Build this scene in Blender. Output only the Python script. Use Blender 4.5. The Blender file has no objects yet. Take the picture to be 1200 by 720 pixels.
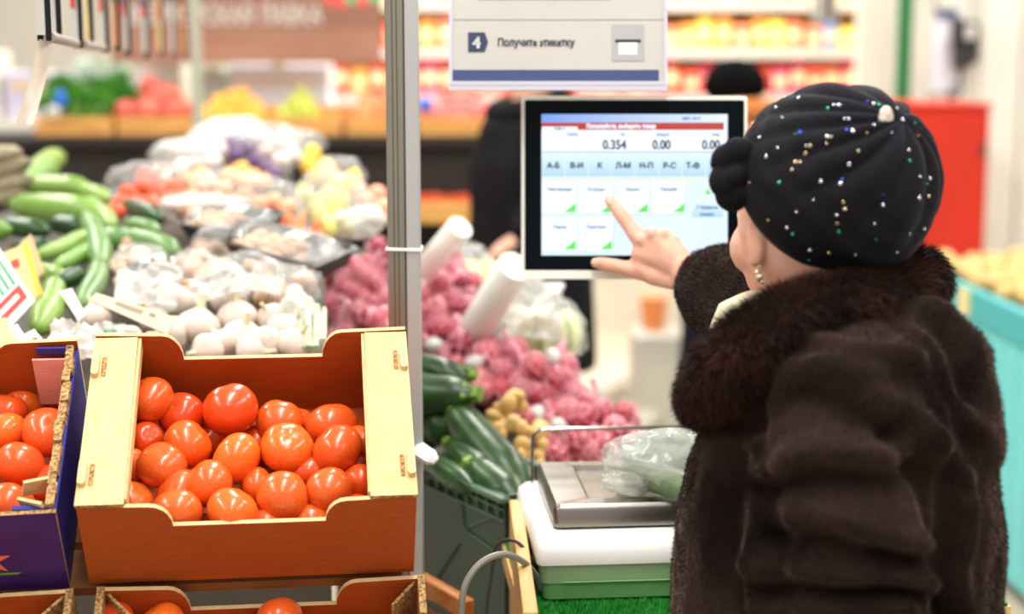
import bpy, bmesh, math, random
import numpy as np
from mathutils import Vector, Matrix, Euler, noise

random.seed(11)
SC = bpy.context.scene
COL = SC.collection
PI = math.pi

# ------------------------------------------------------------------ camera
F_PX, PITCH, CAM = 1900.0, math.radians(9.3), Vector((0, 0, 1.6))
cd = bpy.data.cameras.new('camera')
cam = bpy.data.objects.new('camera', cd)
COL.objects.link(cam)
cam.location = CAM
cam.rotation_euler = (PI / 2 - PITCH, 0, 0)
cd.sensor_width = 36
cd.lens = 36 * F_PX / 1200
cd.clip_end = 60
cd.dof.use_dof = True
cd.dof.focus_distance = 2.12
cd.dof.aperture_fstop = 2.05
SC.camera = cam

# ------------------------------------------------------------------ world, lamps, exposure
w = bpy.data.worlds.new('hall_light')
SC.world = w
w.use_nodes = True
w.node_tree.nodes['Background'].inputs[0].default_value = (1.0, 0.97, 0.93, 1)
w.node_tree.nodes['Background'].inputs[1].default_value = 0.34


def area(name, loc, sx, sy, energy, col=(1, 0.97, 0.92), aim=None):
    l = bpy.data.lights.new(name, 'AREA')
    l.shape = 'RECTANGLE'
    l.size, l.size_y, l.energy, l.color = sx, sy, energy, col
    o = bpy.data.objects.new(name, l)
    COL.objects.link(o)
    o.location = loc
    if aim:
        o.rotation_euler = (Vector(aim) - Vector(loc)).to_track_quat('-Z', 'Y').to_euler()
    return o


for lx in (-2.6, 0.0, 2.6):                       # rows of long ceiling lamps
    for ly in (-0.6, 1.4, 4.2, 7.0):
        area('ceiling_lamp_light', (lx, ly, 3.5), 0.35, 1.8, 24 if ly < 0 else (58 if ly > 3 else 47))
area('shelf_lamp_light', (1.1, 8.0, 2.75), 4.0, 0.25, 60, (1, 0.86, 0.68), (1.1, 8.9, 1.5))

SC.view_settings.view_transform = 'Standard'
SC.view_settings.look = 'None'
SC.view_settings.gamma = 1
SC.view_settings.use_curve_mapping = False
SC.view_settings.exposure = 0.5


# ------------------------------------------------------------------ helpers
def P(px, py, Y):
    """world point at world depth Y seen at photo pixel px,py"""
    a, b = (px - 600) / F_PX, (360 - py) / F_PX
    d = Vector((a, math.cos(PITCH) + b * math.sin(PITCH), -math.sin(PITCH) + b * math.cos(PITCH)))
    return CAM + d * (Y / d.y)


def PXM(Y):
    return Y * 1.005 / F_PX      # metres per pixel near depth Y


def PZ(px, py, z):
    a, b = (px - 600) / F_PX, (360 - py) / F_PX
    d = Vector((a, math.cos(PITCH) + b * math.sin(PITCH), -math.sin(PITCH) + b * math.cos(PITCH)))
    return CAM + d * ((z - CAM.z) / d.z)


def lin(c):
    return tuple(((v / 255) / 12.92 if v / 255 <= .04045 else ((v / 255 + .055) / 1.055) ** 2.4) for v in c)


def M(name, rgb, rough=.5, metal=0., rgb2=None, scale=8., bump=0., bscale=None, spec=.5, coat=0., sheen=0., sheen_rgb=(255, 255, 255),
      sss=0., emit=0., alpha=1., trans=0., rnd=None, stretch=None, ior=1.45, detail=3.):
    """procedural material: noise mix rgb->rgb2, per-object mix to rnd, noise bump"""
    m = bpy.data.materials.new(name)
    m.use_nodes = True
    nt = m.node_tree
    b = nt.nodes['Principled BSDF']
    L = nt.links.new
    c = (*lin(rgb), 1)
    b.inputs['Base Color'].default_value = c
    b.inputs['Roughness'].default_value = rough
    b.inputs['Metallic'].default_value = metal
    b.inputs['Specular IOR Level'].default_value = spec
    b.inputs['Coat Weight'].default_value = coat
    b.inputs['IOR'].default_value = ior
    if sheen:
        b.inputs['Sheen Weight'].default_value = sheen
        b.inputs['Sheen Roughness'].default_value = .35
        b.inputs['Sheen Tint'].default_value = (*lin(sheen_rgb), 1)
    if sss:
        b.inputs['Subsurface Weight'].default_value = sss
        b.inputs['Subsurface Radius'].default_value = (.012, .004, .002)
        b.inputs['Subsurface Scale'].default_value = 1.0
    b.inputs['Alpha'].default_value = alpha
    b.inputs['Transmission Weight'].default_value = trans
    tc = None
    if rgb2 or bump:
        tc = nt.nodes.new('ShaderNodeTexCoord').outputs['Object']
        if stretch:
            mp = nt.nodes.new('ShaderNodeMapping')
            mp.inputs['Scale'].default_value = stretch
            L(tc, mp.inputs[0])
            tc = mp.outputs[0]
    col = None
    if rgb2:
        n = nt.nodes.new('ShaderNodeTexNoise')
        n.inputs['Scale'].default_value = scale
        n.inputs['Detail'].default_value = detail
        L(tc, n.inputs['Vector'])
        r = nt.nodes.new('ShaderNodeValToRGB')
        r.color_ramp.elements[0].position, r.color_ramp.elements[1].position = .35, .65
        r.color_ramp.elements[0].color, r.color_ramp.elements[1].color = c, (*lin(rgb2), 1)
        L(n.outputs['Fac'], r.inputs[0])
        col = r.outputs[0]
    if rnd:
        oi = nt.nodes.new('ShaderNodeObjectInfo')
        mx = nt.nodes.new('ShaderNodeMix')
        mx.data_type = 'RGBA'
        L(oi.outputs['Random'], mx.inputs[0])
        if col:
            L(col, mx.inputs[6])
        else:
            mx.inputs[6].default_value = c
        mx.inputs[7].default_value = (*lin(rnd), 1)
        col = mx.outputs[2]
    if col:
        L(col, b.inputs['Base Color'])
    if emit:
        b.inputs['Emission Strength'].default_value = emit
        if col:
            L(col, b.inputs['Emission Color'])
        else:
            b.inputs['Emission Color'].default_value = c
    if bump:
        n2 = nt.nodes.new('ShaderNodeTexNoise')
        n2.inputs['Scale'].default_value = bscale or scale * 4
        n2.inputs['Detail'].default_value = 3
        L(tc, n2.inputs['Vector'])
        bp = nt.nodes.new('ShaderNodeBump')
        bp.inputs['Strength'].default_value = min(1, bump)
        bp.inputs['Distance'].default_value = .004
        L(n2.outputs['Fac'], bp.inputs['Height'])
        L(bp.outputs[0], b.inputs['Normal'])
    return m


class MB:
    """mesh builder: collects shapes into one mesh object"""

    def __init__(s):
        s.v, s.f, s.mi = [], [], []

    def add(s, vs, fs, mi=0):
        o = len(s.v)
        s.v += [tuple(v) for v in vs]
        s.f += [tuple(i + o for i in f) for f in fs]
        s.mi += [mi] * len(fs)
        return s

    def box(s, c, size, R=None, mi=0, bev=0.):
        hx, hy, hz = [q / 2 for q in size]
        c = Vector(c)
        if bev:
            e = min(bev, hx * .9, hy * .9, hz * .9)
            rings = []
            for z, i in ((-hz, e), (-hz + e, 0), (hz - e, 0), (hz, e)):
                x, y = hx - i, hy - i
                k = e * .6
                rings.append([(x, y - k, z), (x - k, y, z), (-x + k, y, z), (-x, y - k, z), (-x, -y + k, z), (-x + k, -y, z), (x - k, -y, z), (x, -y + k, z)])
            return s.loft([[c + (R @ Vector(p) if R else Vector(p)) for p in r] for r in rings], cap=True, mi=mi)
        vs = [Vector((x, y, z)) for x in (-hx, hx) for y in (-hy, hy) for z in (-hz, hz)]
        vs = [c + (R @ v if R else v) for v in vs]
        return s.add(vs, [(0, 1, 3, 2), (4, 6, 7, 5), (0, 4, 5, 1), (2, 3, 7, 6), (0, 2, 6, 4), (1, 5, 7, 3)], mi)

    def loft(s, rings, cap=True, closed=True, mi=0):
        n = len(rings[0])
        vs = [p for r in rings for p in r]
        fs = []
        for k in range(len(rings) - 1):
            for i in range(n if closed else n - 1):
                j = (i + 1) % n
                fs.append((k * n + i, k * n + j, (k + 1) * n + j, (k + 1) * n + i))
        if cap and closed:
            fs.append(tuple(range(n - 1, -1, -1)))
            fs.append(tuple(range((len(rings) - 1) * n, len(rings) * n)))
        return s.add(vs, fs, mi)

    def tube(s, pts, rad, n=10, flat=1., up=None, cap=True, mi=0, roundend=False):
        pts = [Vector(p) for p in pts]
        if not hasattr(rad, '__len__'):
            rad = [rad] * len(pts)
        if roundend:
            t0 = (pts[0] - pts[1]).normalized()
            t1 = (pts[-1] - pts[-2]).normalized()
            a, b = [], []
            for k in (0.99, .85, .5):
                a.append((pts[0] + t0 * rad[0] * k, rad[0] * math.sqrt(1 - k * k)))
                b.append((pts[-1] + t1 * rad[-1] * k, rad[-1] * math.sqrt(1 - k * k)))
            b.reverse()
            pts = [q[0] for q in a] + pts + [q[0] for q in b]
            rad = [q[1] for q in a] + list(rad) + [q[1] for q in b]
        rings = []
        u = Vector(up) if up else None
        for i, p in enumerate(pts):
            t = (pts[min(i + 1, len(pts) - 1)] - pts[max(i - 1, 0)]).normalized()
            if u is None:
                u = Vector((0, 0, 1)) if abs(t.z) < .9 else Vector((1, 0, 0))
            x = u.cross(t)
            if x.length < 1e-5:
                x = Vector((1, 0, 0)).cross(t)
            x.normalize()
            y = t.cross(x).normalized()
            u = y
            rings.append([p + x * math.cos(2 * PI * k / n) * rad[i] + y * math.sin(2 * PI * k / n) * rad[i] * flat for k in range(n)])
        return s.loft(rings, cap, mi=mi)

    def sphere(s, c, r, seg=14, R=None, fn=None, mi=0):
        if not hasattr(r, '__len__'):
            r = (r, r, r)
        c = Vector(c)
        nr = max(4, seg // 2 + 1)
        rings = []
        for i in range(nr + 1):
            th = PI * i / nr
            th = min(max(th, .02), PI - .02)
            ring = []
            for k in range(seg):
                ph = 2 * PI * k / seg
                q = fn(th, ph) if fn else 1.
                v = Vector((math.sin(th) * math.cos(ph) * r[0], math.sin(th) * math.sin(ph) * r[1], math.cos(th) * r[2])) * q
                ring.append(c + (R @ v if R else v))
            rings.append(ring)
        rings.reverse()
        return s.loft(rings, True, mi=mi)

    def prism(s, poly, t, mat=None, mi=0, rim=None):
        """poly: 2d (x,y) ccw; front face at z=0, back at z=-t; mat 4x4"""
        n = len(poly)
        T = mat or Matrix()
        vs = [T @ Vector((x, y, 0)) for x, y in poly] + [T @ Vector((x, y, -t)) for x, y in poly]
        s.add(vs, [tuple(range(n)), tuple(range(2 * n - 1, n - 1, -1))], mi)
        o = len(s.v) - 2 * n
        for i in range(n):
            j = (i + 1) % n
            s.f.append((o + j, o + i, o + n + i, o + n + j))
            s.mi.append(mi if rim is None else rim)
        return s

    def build(s, name, mat, parent=None, smooth=True, angle=40):
        me = bpy.data.meshes.new(name)
        me.from_pydata(s.v, [], s.f)
        for m in (mat if isinstance(mat, (list, tuple)) else [mat]):
            me.materials.append(m)
        me.polygons.foreach_set('material_index', s.mi)
        me.update()
        if smooth:
            me.polygons.foreach_set('use_smooth', [True] * len(me.polygons))
            if angle:
                me.set_sharp_from_angle(angle=math.radians(angle))
        return link(name, me, parent)


def link(name, data, parent=None):
    o = bpy.data.objects.new(name, data)
    COL.objects.link(o)
    if parent:
        par(o, parent)
    return o


def wm(o):
    m = Matrix.LocRotScale(o.location, o.rotation_euler, o.scale)
    return wm(o.parent) @ o.matrix_parent_inverse @ m if o.parent else m


def par(o, p, keep=True):
    if keep:
        inv = wm(p).inverted()
        o.parent = p
        o.matrix_parent_inverse = inv
    else:
        o.parent = p
    return o


def tag(o, label, cat, group=None, kind=None):
    o['label'] = label
    o['category'] = cat
    if group:
        o['group'] = group
    if kind:
        o['kind'] = kind
    return o


def struct(o, label=None):
    o['kind'] = 'structure'
    if label:
        o['label'] = label
        o['category'] = 'structure'
    return o


def thing(name, loc, label, cat, group=None):
    o = link(name, None)
    o.location = loc
    o.empty_display_size = .05
    return tag(o, label, cat, group)


def copy_tree(o, parent=None):
    c = o.copy()
    COL.objects.link(c)
    c.parent = parent
    for ch in list(o.children):
        copy_tree(ch, c)
    return c


def remeshed(name, mb, voxel, mat, parent=None, smooth_it=6, fn=None):
    """union of the builder's closed shapes into one continuous smooth mesh"""
    tmp = mb.build('tmp_' + name, mat)
    r = tmp.modifiers.new('r', 'REMESH')
    r.mode = 'VOXEL'
    r.voxel_size = voxel
    r.use_smooth_shade = True
    if smooth_it:
        sm = tmp.modifiers.new('s', 'SMOOTH')
        sm.iterations = smooth_it
        sm.factor = .5
    dg = bpy.context.evaluated_depsgraph_get()
    me = bpy.data.meshes.new_from_object(tmp.evaluated_get(dg))
    me.name = name
    old = tmp.data
    bpy.data.objects.remove(tmp)
    bpy.data.meshes.remove(old)
    if fn:
        n = len(me.vertices)
        co = np.empty(n * 3, 'f')
        no = np.empty(n * 3, 'f')
        me.vertices.foreach_get('co', co)
        me.vertices.foreach_get('normal', no)
        co = fn(co.reshape(-1, 3), no.reshape(-1, 3))
        me.vertices.foreach_set('co', np.ascontiguousarray(co, 'f').ravel())
        me.update()
    me.materials.clear()
    me.materials.append(mat)
    me.polygons.foreach_set('use_smooth', [True] * len(me.polygons))
    return link(name, me, parent)


def text_mesh(body, size, align='LEFT', width=1.):
    """flat lettering; glyphs the font fills badly are pieced together from sound ones"""
    body = body.replace('е', 'e')
    adv = lambda s_: max(v.x for v in raw_text(s_ + '.', size)[0]) - max(v.x for v in raw_text('.', size)[0]) if s_ else 0.
    V, F = [], []
    x = 0.

    def put(vs, fs, dx):
        o = len(V)
        V.extend(Vector((v.x + dx, v.y, 0)) for v in vs)
        F.extend(tuple(i + o for i in f) for f in fs)
    run = ''
    for ch in body + '\0':
        if ch in 'эФ\0':
            if run.strip():
                put(*raw_text(run, size), x)
            x += adv(run)
            run = ''
            if ch == 'э':
                vs, fs = raw_text('c', size)
                a, b = min(v.x for v in vs), max(v.x for v in vs)
                h = max(v.y for v in vs)
                put([Vector((a + b - v.x, v.y, 0)) for v in vs], [f[::-1] for f in fs], x)
                put([Vector(q) for q in ((a + .3 * (b - a), h * .44, 0), (b - .05 * (b - a), h * .44, 0), (b - .05 * (b - a), h * .56, 0), (a + .3 * (b - a), h * .56, 0))], [(0, 1, 2, 3)], x)
                x += adv('c')
            elif ch == 'Ф':
                vs, fs = raw_text('O', size)
                a, b = min(v.x for v in vs), max(v.x for v in vs)
                h = max(v.y for v in vs)
                m, t = (a + b) / 2, h * .065
                put(vs, fs, x)
                put([Vector(q) for q in ((m - t, -.06 * h, 0), (m + t, -.06 * h, 0), (m + t, h * 1.06, 0), (m - t, h * 1.06, 0))], [(0, 1, 2, 3)], x)
                x += adv('O')
        else:
            run += ch
    off = {'LEFT': 0, 'CENTER': -x / 2, 'RIGHT': -x}[align]
    return [Vector(((v.x + off) * width, v.y, 0)) for v in V], F


def raw_text(body, size):
    c = bpy.data.curves.new('txt', 'FONT')
    c.body = body
    c.size = size
    c.resolution_u = 6
    o = bpy.data.objects.new('txt', c)
    COL.objects.link(o)
    dg = bpy.context.evaluated_depsgraph_get()
    dg.update()
    me = bpy.data.meshes.new_from_object(o.evaluated_get(dg))
    vs = [Vector((v.co.x, v.co.y, 0)) for v in me.vertices]
    fs = [tuple(p.vertices) for p in me.polygons]
    bpy.data.objects.remove(o)
    bpy.data.curves.remove(c)
    bpy.data.meshes.remove(me)
    return vs, fs


def rotd(x, y, z):
    return Euler((math.radians(x), math.radians(y), math.radians(z))).to_matrix()


def rrect(x0, y0, x1, y1, r, n=4):
    out = []
    for cx, cy, a in ((x1 - r, y0 + r, -PI / 2), (x1 - r, y1 - r, 0), (x0 + r, y1 - r, PI / 2), (x0 + r, y0 + r, PI)):
        for k in range(n + 1):
            t = a + PI / 2 * k / n
            out.append((cx + r * math.cos(t), cy + r * math.sin(t)))
    return out


def interp(x, xs, ys):
    return float(np.interp(x, xs, ys))

# ------------------------------------------------------------------ the hall
m_floor = M('floor_tile', (206, 196, 176), .35, rgb2=(192, 180, 160), scale=1.5)
m_white = M('white_wall', (232, 226, 212), .7, rgb2=(222, 216, 200), scale=2)
m_grey = M('grey_paint', (150, 150, 146), .5)
fl = MB().box((0, 5, -.05), (16, 16, .1)).build('floor', m_floor)
struct(fl)
struct(MB().box((0, 11.1, 2.0), (16, .2, 4.2)).build('wall_back', m_white))
# white panelled partition on the right, each wall panel a piece
wr = struct(MB().box((P(1260, 100, 7.6).x, 7.7, 1.6), (2.0, .1, 3.4)).build('wall_right', m_white))
m_panel = M('wall_panel', (226, 222, 208), .45, rgb2=(216, 212, 198), scale=3)
x = P(1068, 100, 7.6).x
for wd in (.10, .17, .045, .20, .30, .30):
    MB().box((x + wd / 2, 7.635, 1.6), (wd - .012, .03, 3.3), bev=.008).build('panel', m_panel, wr)
    x += wd
# strip of floor plinths along the aisle
m_plinth = M('plinth', (205, 198, 182), .4, rgb2=(188, 182, 168), scale=4)
m_dark = M('dark_gap', (60, 58, 54), .7)
for (a, b, hh, lab) in (((684, 452, .12), (790, 396, .12), .10, 'long pale low floor bumper beside the onion pile'),
                        ((690, 520, .16), (800, 446, .16), .14, 'short pale low floor bumper nearest the raised fur sleeve')):
    A, B = PZ(*a), PZ(*b)
    A.z = B.z = 0
    d = (B - A)
    t = thing('floor_bumper', A, lab, 'bumper')
    R = Matrix.Rotation(math.atan2(d.y, d.x), 3, 'Z')
    MB().box((A + B) / 2 + Vector((0, 0, .02 + hh / 2)), (d.length, .16, hh), R, bev=.02).build('rail', m_plinth, t)
    for k in (.1, .5, .9):
        MB().box(A + d * k + Vector((0, 0, .02)), (.06, .1, .04), R).build('foot', m_dark, t)

# ------------------------------------------------------------------ cardboard tomato boxes
m_card = M('brown_cardboard', (176, 80, 18), .6, rgb2=(166, 73, 15), scale=30, bump=.15, bscale=60, stretch=(1, 6, 6))
m_tan = M('tan_cardboard', (220, 188, 136), .65, rgb2=(212, 178, 124), scale=60, bump=.2, bscale=250)
m_edge = M('corrugated_edge', (205, 165, 105), .8, rgb2=(120, 82, 45), scale=220, bump=.6, bscale=400)
m_purple = M('purple_print', (66, 36, 110), .45, rgb2=(58, 30, 98), scale=25)
m_blue = M('blue_print', (46, 46, 140), .45, rgb2=(40, 38, 122), scale=25)
m_pinkp = M('pink_inner_print', (238, 176, 160), .7, rgb2=(226, 158, 142), scale=60, stretch=(1, 1, 12))
m_coral = M('coral_print', (240, 120, 95), .5)
m_leafp = M('green_print', (110, 150, 50), .5)

BW, BL, BH = .41, .2926, .153
BOXM = Matrix.Translation((-.3205, 1.9064, 1.0497)) @ Matrix.Rotation(math.radians(6.84), 4, 'Z') @ Matrix.Rotation(math.radians(33.96), 4, 'X')


def notch(x0, x1, zt, zb, zl, a=.086, b=.115, n=5):
    """panel outline (x,z) with a lowered middle"""
    pts = [(x0, zb), (x1, zb), (x1, zt)]
    for sgn, xe in ((-1, x1), (1, x0)):
        cur = []
        for k in range(n + 1):
            t = k / n
            s = 1 - math.cos(t * PI / 2)
            cur.append((xe + sgn * (a + (b - a) * math.sin(t * PI / 2) * .9), zt - .003 - (zt - .003 - zl) * s))
        cur.append((xe + sgn * (b + .006), zl))
        pts += cur if sgn == -1 else cur[::-1]
    pts.append((x0, zt))
    return pts


XZ = Matrix(((1, 0, 0, 0), (0, 0, -1, 0), (0, 1, 0, 0), (0, 0, 0, 1)))     # prism xy -> xz, thickness towards +y


def XZat(y):
    return Matrix.Translation((0, y, 0)) @ XZ


def carton(MX, label, style):
    r = thing('tomato_box', (0, 0, 0), label, 'box')
    r.matrix_world = MX
    r.location, r.rotation_euler = MX.translation, MX.to_euler()
    P0 = lambda o: par(o, r, False)
    w, t = BW / 2, .006
    front = [m_purple, m_edge] if style == 'print' else [m_card, m_tan]
    P0(MB().prism(notch(-w, w, -.004, -BH, -.044), t, XZat(0), rim=1).build('front_panel', front, smooth=False))
    P0(MB().prism(notch(-w, w, .006, -BH, -.042), t, XZat(BL - t), rim=1).build('back_panel', [m_card, m_tan], smooth=False))
    P0(MB().box((0, BL / 2, -BH + t / 2), (BW - .012, BL - .012, t)).build('bottom_panel', m_card, smooth=False))
    for s in (-1, 1):
        sm = m_blue if (style == 'print') else m_card
        P0(MB().box((s * (w - t / 2), BL / 2, -BH / 2 - .004), (t, BL - .013, BH - .010)).build('side_panel', sm, smooth=False))
        if style == 'flap':
            e = w - .057
            fl = [(e, -.003), (w + .001, -.003), (w + .001, BL - .008), (e + .002, BL - .008)]
            if s < 0:
                fl = [(-x, y) for x, y in fl][::-1]
            fo = P0(MB().prism(fl, .0045, Matrix.Translation((0, 0, .004)), rim=1).build('top_flap', [m_tan, m_edge], smooth=False))
            # inner hem of the flap and its two interlocking tabs
            P0(MB().box((s * (w - .0575), BL / 2, -.010), (.004, BL - .014, .022)).build('flap_hem', m_tan, smooth=False))
            for yy in (.045, BL - .062):
                tb = MB()
                tb.prism(rrect(-.005, -.020, .005, .020, .0046), .014, Matrix.Translation((s * (w - .005), yy, .012)), rim=0)
                to = tb.build('tab', m_tan, smooth=False)
                par(to, fo, False)
                sl = MB().prism(rrect(-.003, -.018, .003, .018, .0028), .003, Matrix.Translation((s * (w - .0155), yy, .0048)))
                so = sl.build('slot', m_edge, smooth=False)
                par(so, fo, False)
        elif style == 'print':
            # doubled corrugated wall with a pink printed inner sheet, torn open along the top
            P0(MB().box((s * (w - .012), BL / 2, -.065), (.004, BL - .02, .12)).build('inner_sheet', m_pinkp, smooth=False))
            eb = MB()
            rr = random.Random(5)
            n = 16
            for k in range(n):
                y0 = .008 + (BL - .016) * k / n
                eb.box((s * (w - .008) + rr.uniform(-.0015, .0015), y0 + BL / n / 2, -.004 + rr.uniform(-.003, .003)), (.010, BL / n * .98, .010), rotd(0, rr.uniform(-14, 14), 0))
            P0(eb.build('corrugated_rim', m_edge, smooth=False))
            P0(MB().box((s * (w - .036), BL - .020, -.056), (.046, .003, .085)).build('pink_corner_sheet', m_pinkp, smooth=False))
            for yy, a in ((.05, 20), (.016, -25)):
                P0(MB().box((s * (w - .028), yy, -.012), (.034, .004, .03), rotd(10, a * .4, a)).build('torn_flap', m_tan, smooth=False))
            P0(MB().box((s * (w - .03), BL - .012, -.006), (.046, .003, .012)).build('blue_edge', m_blue, smooth=False))
            P0(MB().box((s * (w - .030), .009, -.006), (.044, .006, .006)).build('blue_edge', m_blue, smooth=False))
        else:
            # folded corner posts of doubled board
            for yy, sy in ((.012, 1), (BL - .012, -1)):
                P0(MB().box((s * (w - .024), yy + sy * .008, -.05), (.004, .055, .10), rotd(0, 0, 40 * s * sy)).build('corner_post', [m_edge], smooth=False))
                P0(MB().box((s * (w - .004), yy + sy * .02, -.02), (.009, .06, .06)).build('corner_fold', m_edge, smooth=False))
    if style == 'print':
        star = [(.03 * (1 if k % 2 == 0 else .42) * math.cos(k * PI / 6 + .3), .03 * (1 if k % 2 == 0 else .42) * math.sin(k * PI / 6 + .3)) for k in range(12)]
        P0(MB().prism(star, .001, Matrix.Translation((.112, -.0012, -.092)) @ XZ).build('printed_star', m_coral, smooth=False))
        P0(MB().prism([(-.2, -.125), (.145, -.120), (.15, -.117), (-.2, -.117)], .001, XZat(-.0012)).build('printed_leaf', m_leafp, smooth=False))
    return r


box_main = carton(BOXM, 'open brown cardboard box with broad tan side flaps full of tomatoes', 'flap')
M_left = BOXM @ Matrix.Translation((-BW - .026, .004, -.012))
box_left = carton(M_left, 'open cardboard box printed purple and blue holding tomatoes', 'print')
M_low = BOXM @ Matrix.Translation((.012, -BL - .012, -BH * .985))
M_low2 = BOXM @ Matrix.Translation((-BW - .018, -BL - .012, -BH * .995))
box_low = carton(M_low, 'brown cardboard box on the step below the box with tan flaps', 'low')
box_low2 = carton(M_low2, 'brown cardboard box on the step below the purple printed box', 'low')

# the sloped rack that carries the boxes
m_rackw = M('rack_wood', (150, 98, 50), .6, rgb2=(130, 82, 40), scale=6, stretch=(1, 12, 12))
m_rack = M('rack_steel', (90, 92, 94), .4, metal=.7)
rk = thing('sloped_rack', (-.5, 1.9, 0), 'stepped wooden rack under the cardboard tomato boxes', 'rack')
for zz, y0 in ((-BH - .021, 0), (-BH * 1.985 - .021, -BL - .012)):
    for k in range(4):
        MB().box((0, 0, 0), (.98, .062, .016)).build('slat', m_rackw, rk)
        o = rk.children[-1]
        o.matrix_parent_inverse = wm(rk).inverted()
        mm = BOXM @ Matrix.Translation((-.30, y0 + .035 + k * .074, zz))
        o.location, o.rotation_euler = mm.translation, mm.to_euler()
for lx in (-.75, .17):
    for ly, zz in ((.27, -BH - .03), (-.27, -BH * 1.985 - .03)):
        top = BOXM @ Vector((lx, ly, zz))
        MB().box((top.x, top.y, top.z / 2 - .006), (.035, .035, top.z - .012)).build('leg', m_rack, rk)

# ------------------------------------------------------------------ tomatoes
m_tom = M('tomato_skin', (224, 86, 26), .25, rgb2=(230, 106, 40), scale=14, coat=.3, sss=.06, rnd=(222, 66, 20), bump=.05, bscale=120)
m_tomy = M('tomato_skin_pale', (240, 120, 36), .28, rgb2=(232, 92, 26), scale=14, coat=.25, sss=.08, rnd=(230, 84, 22))
m_scar = M('stem_scar', (176, 120, 50), .8, rgb2=(120, 90, 40), scale=80)


def tomato_mesh(seed, mat):
    rr = random.Random(seed)
    lob = rr.choice((4, 5, 6))
    am = rr.uniform(.008, .03)
    ph0 = rr.random() * 6
    fl = rr.uniform(.84, .95)
    sk = rr.uniform(-.05, .05)

    def fn(th, ph):
        return 1 - .16 * math.exp(-(th / .34) ** 2) - .05 * math.exp(-((PI - th) / .25) ** 2) + am * math.cos(lob * ph + ph0) * math.sin(th) ** .7 * (1 if th < 2 else .6) + sk * math.cos(ph) * math.sin(th)
    mb = MB().sphere((0, 0, 0), (1, 1, fl), 26, fn=fn)
    o = mb.build('tomato', mat, angle=0)
    star = []
    for k in range(12):
        q = .17 if k % 2 == 0 else .07
        star.append((q * math.cos(k * PI / 6), q * math.sin(k * PI / 6)))
    c = MB().prism(star, .02, Matrix.Translation((0, 0, fl * .855))).build('stem_scar', m_scar, o, smooth=False)
    return o


TOMS = [tomato_mesh(i, m_tom) for i in range(4)] + [tomato_mesh(9, m_tomy), tomato_mesh(10, m_tomy)]
tom_used = [False] * len(TOMS)


def ray_plane(px, py, MX, h):
    """point on the ray through the pixel at height h in frame MX"""
    p1 = P(px, py, 2.0)
    inv = MX.inverted()
    a, b = inv @ CAM, inv @ p1
    t = (h - a.z) / (b.z - a.z)
    return MX @ (a + (b - a) * t)


def put_tomato(loc, r, label, group, var=None, rr=random):
    k = var if var is not None else rr.randrange(len(TOMS))
    o = TOMS[k]
    if tom_used[k]:
        o = copy_tree(o)
    tom_used[k] = True
    o.location = loc
    o.scale = (r, r, r)
    o.rotation_euler = (rr.uniform(-.9, 1.6), rr.uniform(-.7, .7), rr.uniform(0, 6.28))
    if k >= 4:
        label, group = label.replace('ripe', 'paler').replace('orange-red', 'orange'), group + ', paler ones'
    tag(o, label, 'tomato', group)
    return o


rt = random.Random(3)
MAIN = [(176, 469, 28, 1), (213, 487, 26, 0), (270, 480, 31, 1), (328, 495, 27, 0), (389, 500, 30, 0), (171, 515, 20, 0), (220, 520, 28, 1),
        (189, 545, 28, 1), (277, 538, 30, 1), (336, 525, 30, 1), (395, 527, 30, 1), (427, 517, 22, 0), (150, 550, 25, 0), (245, 567, 27, 1),
        (212, 580, 30, 0), (207, 601, 29, 1), (273, 600, 30, 1), (157, 588, 24, 0), (300, 570, 22, 0), (331, 583, 30, 1), (386, 576, 27, 1),
        (361, 552, 22, 0), (424, 566, 24, 0), (366, 611, 22, 0), (314, 616, 22, 0), (420, 600, 22, 0), (300, 520, 22, -1), (250, 510, 22, -1),
        (245, 620, 20, -1), (350, 500, 22, -1)]
for px, py, r, ly in MAIN:
    h = {1: -.060, 0: -.082, -1: -.112}[ly]
    p = ray_plane(px, py, BOXM, h)
    put_tomato(p, r * PXM(p.y) * 1.09, 'ripe orange-red tomato in the box with tan side flaps', 'tomatoes in the box with tan flaps', rr=rt)
for px, py, r, ly in [(56, 507, 31, 1), (8, 482, 24, 0), (6, 507, 27, 1), (24, 545, 31, 1), (11, 594, 33, 1), (58, 566, 25, 0), (-40, 520, 28, 1), (-35, 575, 28, 1), (-95, 505, 28, 1), (-90, 560, 28, 1), (-100, 600, 28, 0), (-150, 520, 28, 1), (-155, 575, 28, 1), (-205, 510, 28, 1), (-215, 570, 28, 1), (-262, 530, 28, 1), (-272, 585, 28, 1), (-60, 480, 26, 0), (-125, 480, 26, 0), (-190, 475, 26, 0), (-250, 480, 26, 0), (-55, 610, 26, 0), (-215, 612, 26, 0), (30, 470, 24, -1), (36, 612, 24, -1)]:
    p = ray_plane(px, py, M_left, {1: -.066, 0: -.088, -1: -.112}[ly])
    put_tomato(p, r * PXM(p.y), 'ripe orange-red tomato in the purple printed box', 'tomatoes in the purple box', rr=rt)
for px, py, r in [(134, 731, 28), (190, 730, 28), (327, 728, 30), (245, 752, 29), (400, 752, 29), (290, 770, 29), (160, 775, 29), (365, 775, 29)]:
    p = ray_plane(px, py, M_low, -.04 if py < 735 else -.075)
    put_tomato(p, r * PXM(p.y), 'ripe tomato in the lower box under the tan-flapped one', 'tomatoes in the lower box', rr=rt)
for px, py, r in [(20, 765, 29), (-40, 760, 29)]:
    p = ray_plane(px, py, M_low2, -.075)
    put_tomato(p, r * PXM(p.y), 'ripe tomato in the lower box under the purple one', 'tomatoes in the lower purple-side box', rr=rt)
for k, u in enumerate(tom_used):
    if not u:
        for c in list(TOMS[k].children):
            bpy.data.objects.remove(c)
        bpy.data.objects.remove(TOMS[k])

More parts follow.
